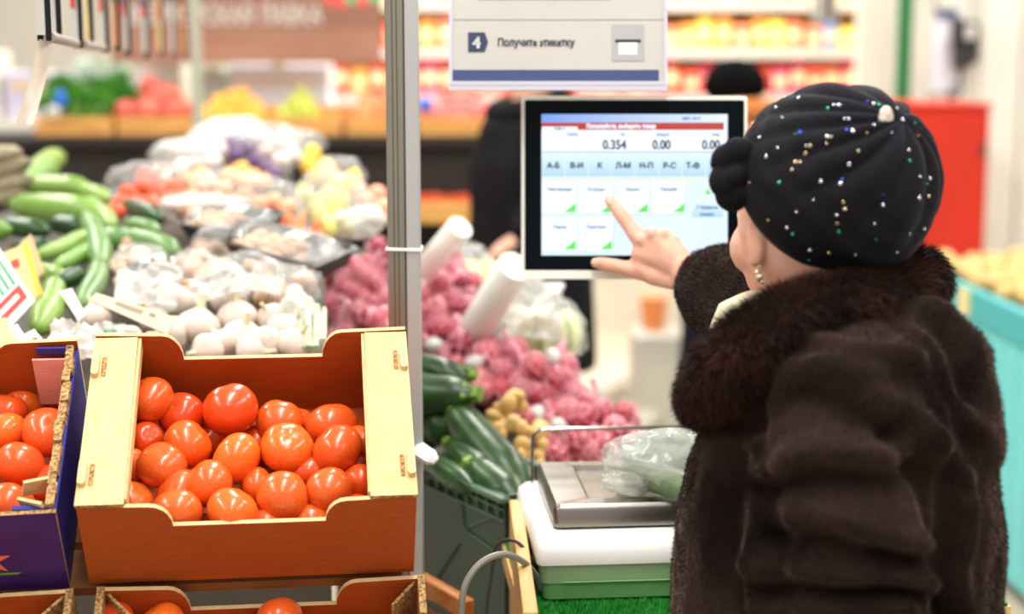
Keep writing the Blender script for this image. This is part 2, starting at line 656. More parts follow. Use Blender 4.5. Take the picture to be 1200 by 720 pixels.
# ------------------------------------------------------------------ aluminium post
m_alu = M('aluminium', (176, 172, 160), .38, metal=.85, rgb2=(160, 154, 140), scale=3, stretch=(1, 1, .1))
m_alul = M('aluminium_light', (198, 200, 198), .42, metal=.6)
m_slot = M('dark_slot', (70, 68, 62), .7)
m_plw = M('white_plastic', (238, 238, 234), .35)
YP = 2.36
xa, xb, xc = [P(q, 360, YP).x for q in (456, 477, 493.5)]
po = thing('aluminium_post', ((xa + xc) / 2, YP, 0), 'grey aluminium profile post beside the tomato boxes', 'post')
zt = 2.6
for x0, x1, mm in ((xa, xb - .001, m_alu), (xb + .001, xc, m_alul)):
    MB().box(((x0 + x1) / 2, YP, zt / 2), (x1 - x0, .034, zt), bev=.002).build('profile', mm, po, angle=30)
MB().box((xb, YP + .002, zt / 2), (.003, .026, zt - .01)).build('slot', m_slot, po)
for q in (.38, .62):
    MB().box((xa + (xb - xa) * q, YP - .0172, zt / 2), (.0015, .001, zt - .01)).build('groove', m_slot, po)
zz = P(475, 291, YP).z
tie = MB()
tie.box(((xa + xc) / 2, YP - .0185, zz), (xc - xa + .006, .0022, .005), rotd(0, 1.5, 0), bev=.0008)
tie.box(((xa + xc) / 2, YP + .0185, zz), (xc - xa + .006, .0022, .005), bev=.0008)
tie.box((xa - .002, YP, zz), (.0022, .038, .005), bev=.0008).box((xc + .002, YP, zz), (.0022, .038, .005), bev=.0008)
tie.build('cable_tie', m_plw, po)
a, b = P(488, 526, YP - .016), P(511, 541, YP - .024)
cl = MB()
cl.tube([a, a.lerp(b, .75), b], [.022, .021, .010], n=6, flat=.5)
cl.build('label_clip', m_plw, po, angle=25)

# ------------------------------------------------------------------ flat panels facing the customer
CAMR = Matrix.Rotation(PI / 2 - PITCH, 4, 'X')


class Face:
    """a flat upright panel leaning back like the scale's display; layout given in millimetre-like units"""

    def __init__(s, px, py, Y):
        s.o = P(px, py, Y)
        s.px, s.py = px, py
        fwd = Vector((0, math.cos(PITCH), -math.sin(PITCH)))
        s.s = (s.o - CAM).dot(fwd) / F_PX
        s.M = Matrix.Translation(s.o) @ CAMR

    def uv(s, x, y):
        return ((x - s.px) * s.s, (s.py - y) * s.s)

    def rect(s, mb, x0, y0, x1, y1, z, t=.0006, r=0, mi=0):
        a, b = s.uv(x0, y1), s.uv(x1, y0)
        poly = rrect(a[0], a[1], b[0], b[1], r * s.s) if r else [(a[0], a[1]), (b[0], a[1]), (b[0], b[1]), (a[0], b[1])]
        return mb.prism(poly, t, s.M @ Matrix.Translation((0, 0, z)), mi)

    def poly(s, mb, pts, z, t=.0006, mi=0):
        return mb.prism([s.uv(*p) for p in pts], t, s.M @ Matrix.Translation((0, 0, z)), mi)

    def text(s, mb, body, x, y, h, z, align='CENTER', width=1., bold=0.):
        vs, fs = text_mesh(body, h * s.s * 1.38, align, width)
        a = s.uv(x, y + h / 2)
        for k in ((-1, 0), (1, 0), (0, -1), (0, 1)) if bold else ((0, 0),):
            T = s.M @ Matrix.Translation((a[0] + k[0] * bold * s.s, a[1] + k[1] * bold * s.s, z))
            mb.add([T @ v for v in vs], fs)
        return mb


def EM(name, rgb, k=.8, grad=None):
    m = bpy.data.materials.new(name)
    m.use_nodes = True
    nt = m.node_tree
    b = nt.nodes['Principled BSDF']
    b.inputs['Base Color'].default_value = (.02, .02, .02, 1)
    b.inputs['Roughness'].default_value = .25
    b.inputs['Specular IOR Level'].default_value = .2
    b.inputs['Emission Color'].default_value = (*lin(rgb), 1)
    b.inputs['Emission Strength'].default_value = k
    if grad:
        tc = nt.nodes.new('ShaderNodeTexCoord')
        sp = nt.nodes.new('ShaderNodeSeparateXYZ')
        rp = nt.nodes.new('ShaderNodeValToRGB')
        nt.links.new(tc.outputs['Generated'], sp.inputs[0])
        nt.links.new(sp.outputs[grad[0]], rp.inputs[0])
        rp.color_ramp.elements[0].color = (*lin(rgb), 1)
        rp.color_ramp.elements[1].color = (*lin(grad[1]), 1)
        nt.links.new(rp.outputs[0], b.inputs['Emission Color'])
    return m


# ------------------------------------------------------------------ instruction sign
m_sheet = M('printed_sheet', (192, 189, 183), .4, coat=.2, rgb2=(186, 183, 177), scale=6)
m_navy = M('navy_print', (62, 72, 118), .5)
m_navyd = M('dark_navy_print', (48, 56, 88), .5)
m_greyp = M('grey_print', (168, 168, 168), .5)
m_inkd = M('dark_ink', (72, 76, 86), .6)
m_black = M('black_print', (28, 28, 30), .5)
m_lav = M('plastic_lip', (196, 194, 208), .3, coat=.3)
S = Face(654, 20, 2.47)
sg = thing('instruction_sign', S.o - Vector((0, 0, .1)), 'white instruction sign with number four badge above the scale display', 'sign')
mb = MB()
S.rect(mb, 527, -110, 782, 106, 0, .004, 3)
mb.build('board', m_sheet, sg, smooth=False)
mb = MB()
S.rect(mb, 526.5, 96, 780, 106, .003, .003)
S.rect(mb, 526, -110, 530, 106, .002, .006)
S.rect(mb, 778, -110, 782, 106, .002, .006)
mb.build('holder_lip', m_lav, sg, smooth=False)
mb = MB()
S.rect(mb, 530.5, 82, 772, 94.5, .0009)
mb.build('navy_bar', m_navy, sg, smooth=False)
mb = MB()
S.rect(mb, 532, 22.4, 778, 23.2, .0008)
S.rect(mb, 527, 99.6, 780, 100.4, .0034)
S.rect(mb, 560, -4, 716, -.5, .0009)
mb.build('rule_line', m_greyp, sg, smooth=False)
mb = MB()
S.poly(mb, [(548.5, 38), (548.5, 61), (568, 61), (572, 49.5), (568, 38)][::1], .0009)
mb.build('number_badge', m_navyd, sg, smooth=False)
mb = MB()
S.text(mb, '4', 558.5, 49.5, 13.5, .0013, bold=.6)
mb.build('badge_number', m_plw, sg, smooth=False)
mb = MB()
S.text(mb, 'Получите этикетку', 583, 49.5, 9.2, .0009, 'LEFT', .80, bold=.45)
mb.build('lettering', m_inkd, sg, smooth=False)
mb = MB()
S.rect(mb, 717, 29, 755, 71.5, .0009)
ic = mb.build('printer_icon', m_greyp, sg, smooth=False)
mb = MB()
S.rect(mb, 721, 46.5, 751, 50, .0013)
mb.build('icon_slot', m_black, ic, smooth=False)
mb = MB()
S.rect(mb, 725, 50, 746.5, 64, .0013)
mb.build('icon_paper', m_plw, ic, smooth=False)
# its rod up to the ceiling track
m_rod = M('steel_rod', (150, 150, 150), .4, metal=.8)
for px in (560, 750):
    a = P(px, -100, 2.475)
    MB().tube([a, a + Vector((0, 0, .55))], .004, 8).build('hanger_rod', m_rod, sg)
a = P(654, -100, 2.475)
mb = MB().box((a.x, a.y, a.z + .56), (.5, .04, .03), bev=.004)
mb.build('hanger_track', m_rod, sg)

# ------------------------------------------------------------------ touch display
m_rim = M('cream_plastic', (236, 234, 222), .4)
m_glass = M('black_glass', (8, 14, 18), .15, spec=.12)
D = Face(743, 219, 2.5)
dp = thing('touch_display', P(743, 330, 2.53), 'touch screen display with white rim showing price buttons', 'display')
mb = MB()
D.rect(mb, 611, 112, 876, 319, -.002, .03, 3)
D.rect(mb, 614, 317, 876, 327, .004, .034, 2)
D.rect(mb, 640, 130, 850, 305, -.032, .03, 6)
mb.build('casing', m_rim, dp, angle=30)
mb = MB()
D.rect(mb, 615, 117.5, 872, 317, .001, .003, 2)
mb.build('bezel', m_glass, dp, smooth=False)
e_bg = EM('screen_light', (222, 240, 253), .80)
e_top = EM('screen_top_bar', (120, 160, 238), .80, ('X', (226, 240, 252)))
e_red = EM('screen_red_bar', (190, 66, 62), .80)
e_wht = EM('screen_white', (238, 246, 254), .86)
e_btn = EM('screen_button', (176, 214, 244), .80, ('Z', (222, 240, 252)))
e_line = EM('screen_line', (150, 170, 192), .8)
e_yel = EM('screen_yellow', (232, 218, 150), .85)
e_grn = EM('screen_green', (104, 226, 96), .80)
e_txt = EM('screen_text', (40, 62, 88), .7)
e_txb = EM('screen_text_blue', (86, 132, 178), .8)
mb = MB()
D.rect(mb, 634.5, 134, 852.5, 299.5, .0016)
scr = mb.build('screen', e_bg, dp, smooth=False)
mb = MB()
D.rect(mb, 634.5, 134, 852.5, 145, .0020)
mb.build('top_bar', e_top, scr, smooth=False)
mb = MB()
D.rect(mb, 634.5, 144, 848, 152.5, .0024)
mb.build('red_bar', e_red, scr, smooth=False)
mb = MB()
D.rect(mb, 635, 148.8, 677, 153, .0028, r=1)
D.rect(mb, 635, 153, 850, 177, .0022)
for r0, r1 in ((212.5, 251), (255.5, 294.5)):
    for c0, c1 in ((635.5, 676), (678.5, 718.5), (721, 761), (763.5, 803.5)):
        if r0 < 250 or c0 < 700:
            D.rect(mb, c0, r0, c1, r1, .0022)
mb.build('white_field', e_wht, scr, smooth=False)
mb = MB()
for k in range(8):
    mb = MB()
    D.rect(mb, 635 + k * 27.4, 181, 661.4 + k * 27.4 if k < 7 else 852, 207, .0022, r=1)
    mb.build('letter_button', e_btn, scr, smooth=False)
mb = MB()
D.rect(mb, 811, 238, 847, 255, .0022, r=1)
mb.build('menu_button', e_btn, scr, smooth=False)
mb = MB()
D.rect(mb, 635, 178, 852, 179, .0026)
D.rect(mb, 677, 153, 677.5, 177, .0026)
for c0, c1, r1 in ((635.5, 676, 251), (678.5, 718.5, 251), (721, 761, 251), (763.5, 803.5, 251), (635.5, 676, 294.5), (678.5, 718.5, 294.5)):
    D.rect(mb, c0, r1, c1, r1 + .6, .0026)
    D.rect(mb, c1, r1 - 38, c1 + .6, r1, .0026)
mb.build('grid_line', e_line, scr, smooth=False)
mb = MB()
D.rect(mb, 635, 208.2, 852, 209.4, .0026)
mb.build('yellow_line', e_yel, scr, smooth=False)
mb = MB()
for c1, r1 in ((674.5, 249), (717, 249), (759, 249), (802, 249), (674.5, 292.5), (717, 292.5)):
    mb = MB()
    D.poly(mb, [(c1 - 13.5, r1), (c1, r1), (c1, r1 - 11)][::1], .0028)
    mb.build('green_corner', e_grn, scr, smooth=False)
mb = MB()
D.poly(mb, [(825.5, 228), (833, 228), (829.3, 221)], .0028)
mb.build('green_arrow', e_grn, scr, smooth=False)
for s_, x_ in (('0.354', 720), ('0.00', 775), ('0.00', 833)):
    mb = MB()
    D.text(mb, s_, x_, 169.5, 11, .003, width=.82, bold=.5)
    mb.build('price_number', e_txt, scr, smooth=False)
for k, s_ in enumerate(('А-Б', 'В-И', 'К', 'Л-М', 'Н-П', 'Р-С', 'Т-Ф', 'Х-Я')):
    mb = MB()
    D.text(mb, s_, 648.5 + k * 27.2, 194, 6.6, .003, bold=.45)
    mb.build('button_letters', e_txt, scr, smooth=False)
for s_, x_, y_, h_ in (('ТАРА', 670, 158, 3.6), ('КГ', 730, 158, 3.4), ('РУБ/КГ', 777, 158.5, 3.4), ('РУБ', 839, 158.5, 3.4), ('08/01 10:19', 810, 139, 3.2), ('0,000 кг', 656, 151, 2.8),
                       ('Нектарины', 656, 222, 4), ('Огурцы', 698.5, 222, 4), ('Орехи', 741, 222, 4), ('Папайя', 783.5, 222, 4), ('Перец', 656, 266, 4), ('Персики', 698.5, 266, 4),
                       ('Главное', 828.5, 243, 4.6), ('меню', 828.5, 251, 4.6)):
    mb = MB()
    D.text(mb, s_, x_, y_, h_, .003, bold=.25)
    mb.build('blue_lettering', e_txb, scr, smooth=False)
mb = MB()
D.text(mb, 'Пожалуйста, выберите товар', 687, 148, 5, .003, 'LEFT', .84, bold=.4)
mb.build('white_lettering', e_wht, scr, smooth=False)

# ------------------------------------------------------------------ counter with turf, wood frame, scale
m_pine = M('pine', (226, 184, 120), .55, rgb2=(208, 160, 96), scale=5, stretch=(14, 1.2, 14), bump=.1, bscale=30)
m_turfb = M('turf_backing', (34, 120, 44), .9)
m_turf = M('turf_blade', (52, 168, 62), .6, rnd=None, rgb2=(36, 140, 48), scale=60)
YAW = math.radians(5)
ZT = .835
o0 = P(634, 706, 2.15)
SM = Matrix.Translation((o0.x, o0.y, ZT)) @ Matrix.Rotation(YAW, 4, 'Z')
ct = thing('weighing_counter', (o0.x + .2, 2.2, 0), 'pine framed counter covered with green artificial turf', 'counter')


def lb(mbx, c, size, bev=0., mi=0):
    return mbx.box(SM @ Vector(c), size, SM.to_3x3(), bev=bev, mi=mi)


lb(MB(), (.31, .155, -.024), (.68, .42, .03)).build('top_board', m_pine, ct, smooth=False)
lb(MB(), (.31, .155, -.0065), (.672, .415, .003)).build('turf_mat', m_turfb, ct, smooth=False)
a, b = PZ(606, 588, .90), PZ(623.5, 714, .90)
d = a - b
mid = (a + b) / 2
RZ = Matrix.Rotation(math.atan2(-d.x, d.y), 3, 'Z')
MB().box((mid.x - .002, mid.y, .795), (.019, d.length + .02, .21), RZ, bev=.0015).build('side_board', m_pine, ct, angle=20)
lb(MB(), (.30, .37, .0), (.66, .018, .13), bev=.0015).build('back_board', m_pine, ct, angle=20)
for ux, uy in ((.02, -.02), (.6, -.02), (.25, .32), (.6, .32)):
    lg = SM @ Vector((ux, uy, 0))
    MB().box((lg.x, lg.y, .398), (.05, .05, .796)).build('leg', m_pine, ct, smooth=False)
# blades of turf in front of and beside the scale
rr = random.Random(2)
mb = MB()
for k in range(9000):
    u, v = rr.uniform(-.015, .45), rr.uniform(-.052, .02)
    if v > -.003 and u > .0:
        continue
    p = SM @ Vector((u, v, -.006))
    an, h = rr.uniform(0, PI), rr.uniform(.006, .012)
    e = Vector((math.cos(an) * .0012, math.sin(an) * .0012, 0))
    mb.add([p - e, p + e, p + Vector((rr.uniform(-.004, .004), rr.uniform(-.004, .004), h))], [(0, 1, 2)])
tf = mb.build('turf_blades', m_turf, ct, smooth=False)
tf['kind'] = 'stuff'

m_scw = M('scale_white', (240, 240, 236), .35)
m_scg = M('scale_green_light', (160, 194, 146), .4, rgb2=(154, 188, 140), scale=5)
m_scg2 = M('scale_green', (132, 196, 122), .4)
m_steel = M('brushed_steel', (188, 184, 178), .22, metal=1., rgb2=(170, 164, 156), scale=4, stretch=(1, 8, 8))
m_steelf = M('steel_edge', (165, 158, 150), .3, metal=1.)
sc = thing('weighing_scale', (o0.x + .2, 2.3, ZT), 'white and green weighing scale with steel pan on the turf', 'scale')
WS, DS = .40, .30


def ring(x0, x1, y0, y1, z, r=.012, n=3):
    return [SM @ Vector((x, y, z)) for x, y in rrect(x0, y0, x1, y1, r, n)]


MB().loft([ring(.004, WS, .006, DS, 0), ring(.002, WS, .002, DS, .024)]).build('base', m_scg2, sc, angle=30)
MB().loft([ring(0, WS, 0, DS, .0245), ring(-.002, WS, -.003, DS, .052)]).build('green_band', m_scg, sc, angle=30)
MB().loft([ring(-.006, WS + .004, -.007, DS + .004, .0525), ring(-.007, WS + .004, -.008, DS + .004, .068), ring(-.004, WS, .000, DS, .083), ring(.006, WS - .01, .012, DS - .006, .09)]).build('white_housing', m_scw, sc, angle=50)
MB().tube([SM @ Vector((.03, -.0035, .027)), SM @ Vector((.38, -.0035, .027))], .0012, 6).build('seam', m_scg2, sc)
# steel pan: skirt, rim and recessed plate
px0, px1, py0, py1 = .022, .385, .035, .275
MB().loft([ring(px0, px1, py0, py1, .094, .01), ring(px0 - .001, px1, py0 - .001, py1, .120, .008), ring(px0 + .004, px1 - .004, py0 + .004, py1 - .004, .1265, .008)], cap=False).build('pan_skirt', m_steelf, sc, angle=50)
mb = MB()
mb.loft([ring(px0 + .004, px1 - .004, py0 + .004, py1 - .004, .1262, .008), ring(px0 + .05, px1 - .05, py0 + .03, py1 - .03, .1266, .006), ring(px0 + .056, px1 - .056, py0 + .036, py1 - .036, .1215, .005), ring(px0 + .062, px1 - .062, py0 + .042, py1 - .042, .1215, .004)], cap=False)
mb.add(ring(px0 + .062, px1 - .062, py0 + .042, py1 - .042, .1215, .004), [tuple(range(16))])
mb.build('pan_plate', m_steel, sc, angle=35)
MB().box(SM @ Vector((.2, .15, .088)), (.2, .15, .02), SM.to_3x3()).build('load_cell', m_scw, sc)
rl = [(.016, .282, .085), (.016, .283, .155), (.018, .283, .166), (.024, .283, .173), (.034, .283, .175), (.37, .283, .175), (.38, .283, .172), (.384, .283, .16), (.384, .282, .085)]
MB().tube([SM @ Vector(q) for q in rl], .0028, 8).build('guard_rail', m_steel, sc)
# column that carries the display
cx, cy = P(850, 330, 2.5).x, 2.502
cb = SM @ Vector((.20, DS + .012, 0))
mb = MB().tube([(cx, cb.y + .075, ZT + .0), (cx, cb.y + .075, D.o.z - .02)], .017, 12)
mb.build('column', m_scw, dp)
m_foot = MB().box((cx, cb.y + .07, ZT + .03), (.07, .07, .05), bev=.006).build('column_foot', m_scw, dp)
MB().box((cx - .03, cb.y + .055, D.o.z - .03), (.12, .05, .06), bev=.006).build('bracket', m_scw, dp)

# ------------------------------------------------------------------ bag of cucumbers on the pan
m_film = M('clear_film', (238, 240, 238), .10, alpha=.22, coat=.6, spec=1., bump=1., bscale=60)
m_film2 = M('milky_film', (240, 242, 236), .16, alpha=.55, spec=.9, bump=1., bscale=50)
m_cuke = M('dark_cucumber', (84, 104, 72), .45, rgb2=(112, 130, 94), scale=25, stretch=(1, 1, 1), bump=.3, bscale=70)


m_bagf = M('bag_film', (236, 240, 234), .10, alpha=.34, coat=.6, spec=1., bump=1., bscale=60)


def crumple(mbx, c, r, seed, amp=.18, seg=30, R=None, freq=3.2):
    off = Vector((seed * 3.7, seed * 1.3, seed * 7.1))

    def fn(th, ph):
        d = Vector((math.sin(th) * math.cos(ph), math.sin(th) * math.sin(ph), math.cos(th)))
        a = noise.noise(d * freq * .5 + off)
        b = 1 - abs(noise.noise(d * freq + off)) * 2
        c_ = 1 - abs(noise.noise(d * freq * 2.3 + off)) * 2
        return 1 + amp * (a * .9 + b * .6 + c_ * .3 - .5)
    return mbx.sphere(c, r, seg, R, fn)


def on_pan(px, py, z):
    return PZ(px, py, z)


for k, (a_, b_, r_, lab) in enumerate((((728, 552), (828, 585), .019, 'cucumber in the clear bag lying lowest on the steel pan'),
                                       ((735, 533), (850, 545), .020, 'cucumber in the clear bag lying behind the lowest one'),
                                       ((755, 514), (850, 520), .016, 'cucumber on top in the clear bag on the steel pan'))):
    zc = ZT + .127 + r_ + (.0, .006, .028)[k]
    A, B = on_pan(*a_, zc), on_pan(*b_, zc)
    if k == 2:
        A = PZ(*a_, zc + .006)
        B = PZ(*b_, zc + .006)
    pts = [A.lerp(B, t) + Vector((0, 0, .004 * math.sin(t * PI))) for t in (0, .15, .35, .6, .85, 1)]
    o = MB().tube(pts, [r_ * q for q in (.62, .9, 1, 1, .9, .6)], 14, roundend=True).build('cucumber', m_cuke, angle=0)
    tag(o, lab, 'cucumber', 'cucumbers in the bag on the scale')
cc = PZ(775, 545, ZT + .165)
pb = thing('plastic_bag', cc - Vector((0, 0, .037)), 'crumpled clear plastic bag of cucumbers on the scale pan', 'bag')
mb = MB()
crumple(mb, cc + Vector((.012, 0, .004)), (.098, .058, .046), 5, .22, 44, rotd(0, 8, 18), 3.0)
mb.build('film', m_bagf, pb, angle=0)
mb = MB()
crumple(mb, PZ(736, 566, ZT + .142), (.040, .030, .016), 8, .3, 26, rotd(0, 5, 20), 3.5)
mb.build('film_fold', m_bagf, pb, angle=0)

# ------------------------------------------------------------------ cables
m_cabg = M('grey_cable', (150, 148, 138), .45)
m_cabb = M('dark_cable', (62, 58, 56), .45)


def smooth_path(pts, n=8):
    pts = [Vector(p) for p in pts]
    out = []
    for i in range(len(pts) - 1):
        p0, p1, p2, p3 = pts[max(i - 1, 0)], pts[i], pts[i + 1], pts[min(i + 2, len(pts) - 1)]
        for k in range(n):
            t = k / n
            out.append(.5 * ((2 * p1) + (-p0 + p2) * t + (2 * p0 - 5 * p1 + 4 * p2 - p3) * t * t + (-p0 + 3 * p1 - 3 * p2 + p3) * t ** 3))
    out.append(pts[-1])
    return out


g = [P(634, 690, 2.17), P(628, 675, 2.15), P(612, 658, 2.10), P(590, 650, 2.07), P(565, 659, 2.05), P(547, 682, 2.04), P(541, 712, 2.04), P(541, 760, 2.05), P(545, 860, 2.1), P(548, 1300, 2.15)]
tag(MB().tube(smooth_path(g), .0046, 8).build('power_cable', m_cabg), 'thick grey cable looping over the pine board', 'cable')
g = [P(636, 684, 2.20), P(628, 664, 2.19), P(611, 640, 2.19), P(596, 633, 2.2), P(582, 641, 2.24), P(577, 668, 2.26), P(570, 720, 2.26), P(562, 860, 2.28), P(560, 1200, 2.3)]
tag(MB().tube(smooth_path(g), .0026, 8).build('data_cable', m_cabb), 'thin dark cable looping over the pine board', 'cable')

# ------------------------------------------------------------------ green crate with zucchini
m_crate = M('dark_green_plastic', (40, 66, 46), .45, rgb2=(34, 56, 40), scale=5)
m_rib = M('green_plastic_rib', (74, 104, 80), .4)
ZC = .905
A, B = PZ(488, 536, ZC), PZ(592, 582, ZC)
ux = (B - A).normalized()
uy = Vector((-ux.y, ux.x, 0))
CL = (B - A).length
CD = .15
CM = Matrix((tuple((ux.x, uy.x, 0, A.x)), (ux.y, uy.y, 0, A.y), (0, 0, 1, ZC), (0, 0, 0, 1)))
cr = thing('green_crate', CM @ Vector((CL / 2, CD / 2, -.25)), 'dark green plastic lattice crate of zucchini', 'crate')


def cb_(c, s_, nm, mm, bev=0.):
    return MB().box(CM @ Vector(c), s_, CM.to_3x3(), bev=bev).build(nm, mm, cr, smooth=False)


HC = .25
cb_((CL / 2, .004, -HC / 2), (CL, .006, HC), 'front_panel', m_crate)
cb_((CL / 2, CD - .004, -HC / 2), (CL, .006, HC), 'back_panel', m_crate)
cb_((.004, CD / 2, -HC / 2), (.006, CD, HC), 'end_panel', m_crate)
cb_((CL - .004, CD / 2, -HC / 2), (.006, CD, HC), 'end_panel', m_crate)
cb_((CL / 2, CD / 2, -HC + .004), (CL, CD, .008), 'bottom', m_crate)
cb_((CL / 2, -.002, -.006), (CL + .01, .016, .010), 'rim', m_rib, .002)
cb_((CL / 2, CD + .002, -.006), (CL + .01, .016, .010), 'rim', m_rib, .002)
for zz in (-.022, -.040):
    cb_((CL / 2, -.002, zz), (CL, .006, .0022), 'rib', m_rib)
for k in range(9):
    cb_((CL * (k + .5) / 9, -.002, -.024), (.0022, .006, .034), 'rib', m_rib)
for a2, b2 in (((.52, -.04), (.56, -.085)), ((.56, -.085), (1.0, -.10)), ((.56, -.085), (.9, -.04)), ((.5, -.115), (.15, -.22))):
    p, q = CM @ Vector((a2[0] * CL, -.001, a2[1])), CM @ Vector((b2[0] * CL, -.001, b2[1]))
    MB().tube([p, q], .0016, 6).build('rib', m_rib, cr)
# low wooden table under the crate and its orange slat
st = thing('wooden_trestle', CM @ Vector((CL / 2, CD / 2, -ZC)), 'low wooden trestle under the green zucchini crate', 'trestle')
MB().box(CM @ Vector((CL / 2, CD / 2, -HC - .013)), (CL, CD, .02), CM.to_3x3()).build('top_board', m_rackw, st, smooth=False)
for u_ in (.04, CL - .04):
    for v_ in (.04, CD - .04):
        q = CM @ Vector((u_, v_, 0))
        MB().box((q.x, q.y, .315), (.04, .04, .63)).build('leg', m_rackw, st, smooth=False)
m_or = M('orange_wood', (186, 116, 52), .5, rgb2=(164, 96, 40), scale=6, stretch=(2, 12, 12))
A2, B2 = P(495, 684, 2.42), P(545, 712, 2.34)
mb = MB().box((A2 + B2) / 2, ((B2 - A2).length + .02, .02, .03), Matrix.Rotation(math.atan2((B2 - A2).y, (B2 - A2).x), 3, 'Z') @ rotd(0, math.degrees(math.atan2(A2.z - B2.z, (B2.xy - A2.xy).length)), 0), bev=.002)
mb.build('brace', m_or, st)

m_zuc = M('zucchini_skin', (30, 56, 24), .32, rgb2=(50, 82, 38), scale=28, stretch=(1, 1, 1), bump=.1, bscale=60, detail=5)
m_zucl = M('zucchini_skin_light', (128, 158, 66), .35, rgb2=(154, 180, 94), scale=18, bump=.1, bscale=60, rnd=(104, 146, 58), detail=5)
m_zucm = M('zucchini_skin_mid', (86, 124, 66), .35, rgb2=(112, 146, 84), scale=18, bump=.1, bscale=60, detail=5)
m_stem = M('zucchini_stem', (110, 140, 46), .5, rgb2=(132, 158, 60), scale=40)


def zucchini(A, B, r, mat, label, group, bend=.0, stem=1, fat=1.12):
    A, B = Vector(A), Vector(B)
    d = (B - A).normalized()
    side = d.cross(Vector((0, 0, 1)))
    side = side.normalized() if side.length > .01 else Vector((1, 0, 0))
    o = link('zucchini', None)
    o.location = (A + B) / 2
    tag(o, label, 'zucchini', group)
    pts, rad = [], []
    for t, q in ((0, .55), (.08, .8), (.22, .92), (.45, 1.), (.7, fat), (.88, 1.02), (1, .62)):
        pts.append(A.lerp(B, t) + side * bend * math.sin(t * PI))
        rad.append(r * q)
    MB().tube(pts, rad, 14, roundend=True).build('fruit', mat, o, angle=0)
    if stem:
        u = side
        v = d.cross(u)
        L_ = r * .62
        rg = []
        for t, q in ((.1, .62), (-.35, .45), (-.75, .36), (-1.15, .4)):
            rg.append([A + d * (t * L_) + (u * math.cos(k * PI / 5) + v * math.sin(k * PI / 5)) * r * q * (1.12 if k % 2 else .88) for k in range(10)])
        MB().loft(rg).build('stem', m_stem, o, angle=30)
    return o


GZ = 'dark zucchini in the green crate'
for (a_, ya), (b_, yb), r, lab in ((((476, 424), 2.86), ((536, 443), 2.80), 17, 'dark green zucchini lying topmost in the green crate beside the post'),
                                   (((548, 462), 2.70), ((470, 464), 2.76), 24, 'thick dark green zucchini with its stem pointing at the onion nets'),
                                   (((534, 484), 2.70), ((608, 574), 2.56), 25, 'longest dark zucchini lying diagonally across the green crate'),
                                   (((530, 524), 2.66), ((572, 562), 2.56), 20, 'dark zucchini wedged between the longest one and the crate rim'),
                                   (((556, 549), 2.56), ((606, 590), 2.47), 23, 'dark zucchini with pale stem against the pine board'),
                                   (((488, 530), 2.66), ((552, 572), 2.51), 14, 'slim paler zucchini along the rim of the green crate'),
                                   (((560, 500), 2.72), ((500, 500), 2.74), 22, 'dark zucchini buried under the thick one in the green crate'),
                                   (((545, 440), 2.84), ((500, 446), 2.86), 20, 'dark zucchini buried behind the thick one in the green crate'),
                                   (((560, 530), 2.66), ((620, 570), 2.58), 20, 'dark zucchini buried under the longest one'),
                                   (((512, 517), 2.74), ((480, 512), 2.76), 13, 'small dark zucchini half hidden behind the white label clip')):
    zucchini(P(*a_, ya), P(*b_, yb), r * PXM(ya), m_zuc, lab, GZ)

# ------------------------------------------------------------------ produce stands
m_stand = M('stand_board', (92, 84, 74), .7, rgb2=(80, 74, 66), scale=5)
YL = lambda py: interp(py, (110, 150, 200, 260, 330, 410, 460), (5.4, 4.6, 3.8, 3.2, 2.75, 2.45, 2.32))
YR = lambda py: interp(py, (230, 260, 300, 400, 550, 600), (4.5, 4.1, 3.7, 3.22, 2.9, 2.8))


def stand(name, rows, label, drop):
    """rows: (left point, right point) pairs front to back on the pile surface"""
    c0 = (rows[0][0] + rows[0][1]) / 2
    t = thing(name, (c0.x, c0.y + .5, 0), label, 'stand')
    mb = MB()
    up = []
    for a, b in rows:
        up.append([a - Vector((0, 0, drop)), b - Vector((0, 0, drop)), b - Vector((0, 0, drop + .02)), a - Vector((0, 0, drop + .02))])
    mb.loft(up).build('sloped_top', m_stand, t, smooth=False)
    for a, b, nm in ((rows[0][0], rows[0][1], 'front_board'), (rows[-1][0], rows[-1][1], 'back_board')):
        h0, h1 = a.z - drop - .02, b.z - drop - .02
        d = Vector((0, .015, 0))
        mb = MB().add([(a.x, a.y, 0), (b.x, b.y, 0), (b.x, b.y, h1), (a.x, a.y, h0), Vector((a.x, a.y, 0)) + d, Vector((b.x, b.y, 0)) + d, Vector((b.x, b.y, h1)) + d, Vector((a.x, a.y, h0)) + d],
                      [(0, 1, 2, 3), (7, 6, 5, 4), (0, 4, 5, 1), (1, 5, 6, 2), (2, 6, 7, 3), (3, 7, 4, 0)])
        mb.build(nm, m_stand, t, smooth=False)
    return t


rows = []
for py in (430, 330, 260, 215, 192):
    Y = YL(py)
    z = P(200, py, Y).z
    rows.append((Vector((-1.6, Y, z)), Vector((-.1165 * Y, Y, z))))
for py in (188, 165, 148):
    Y = YL(py)
    z = P(200, py, Y).z
    rows.append((Vector((P(225, py, Y).x, Y, z)), Vector((P(340, py, Y).x, Y, z))))
stand('produce_stand', rows, 'dark sloped stand under the cucumbers garlic and bagged fruit', .075)
rows = []
for py, xr in ((555, .30), (400, .14), (300, -.02), (255, -.12)):
    Y = YR(py)
    rows.append((Vector((-.113 * Y, Y, P(500, py, Y).z)), Vector((xr, Y, P(500, py, Y).z))))
stand('produce_stand', rows, 'dark sloped stand under the onion nets and bag rolls', .085)

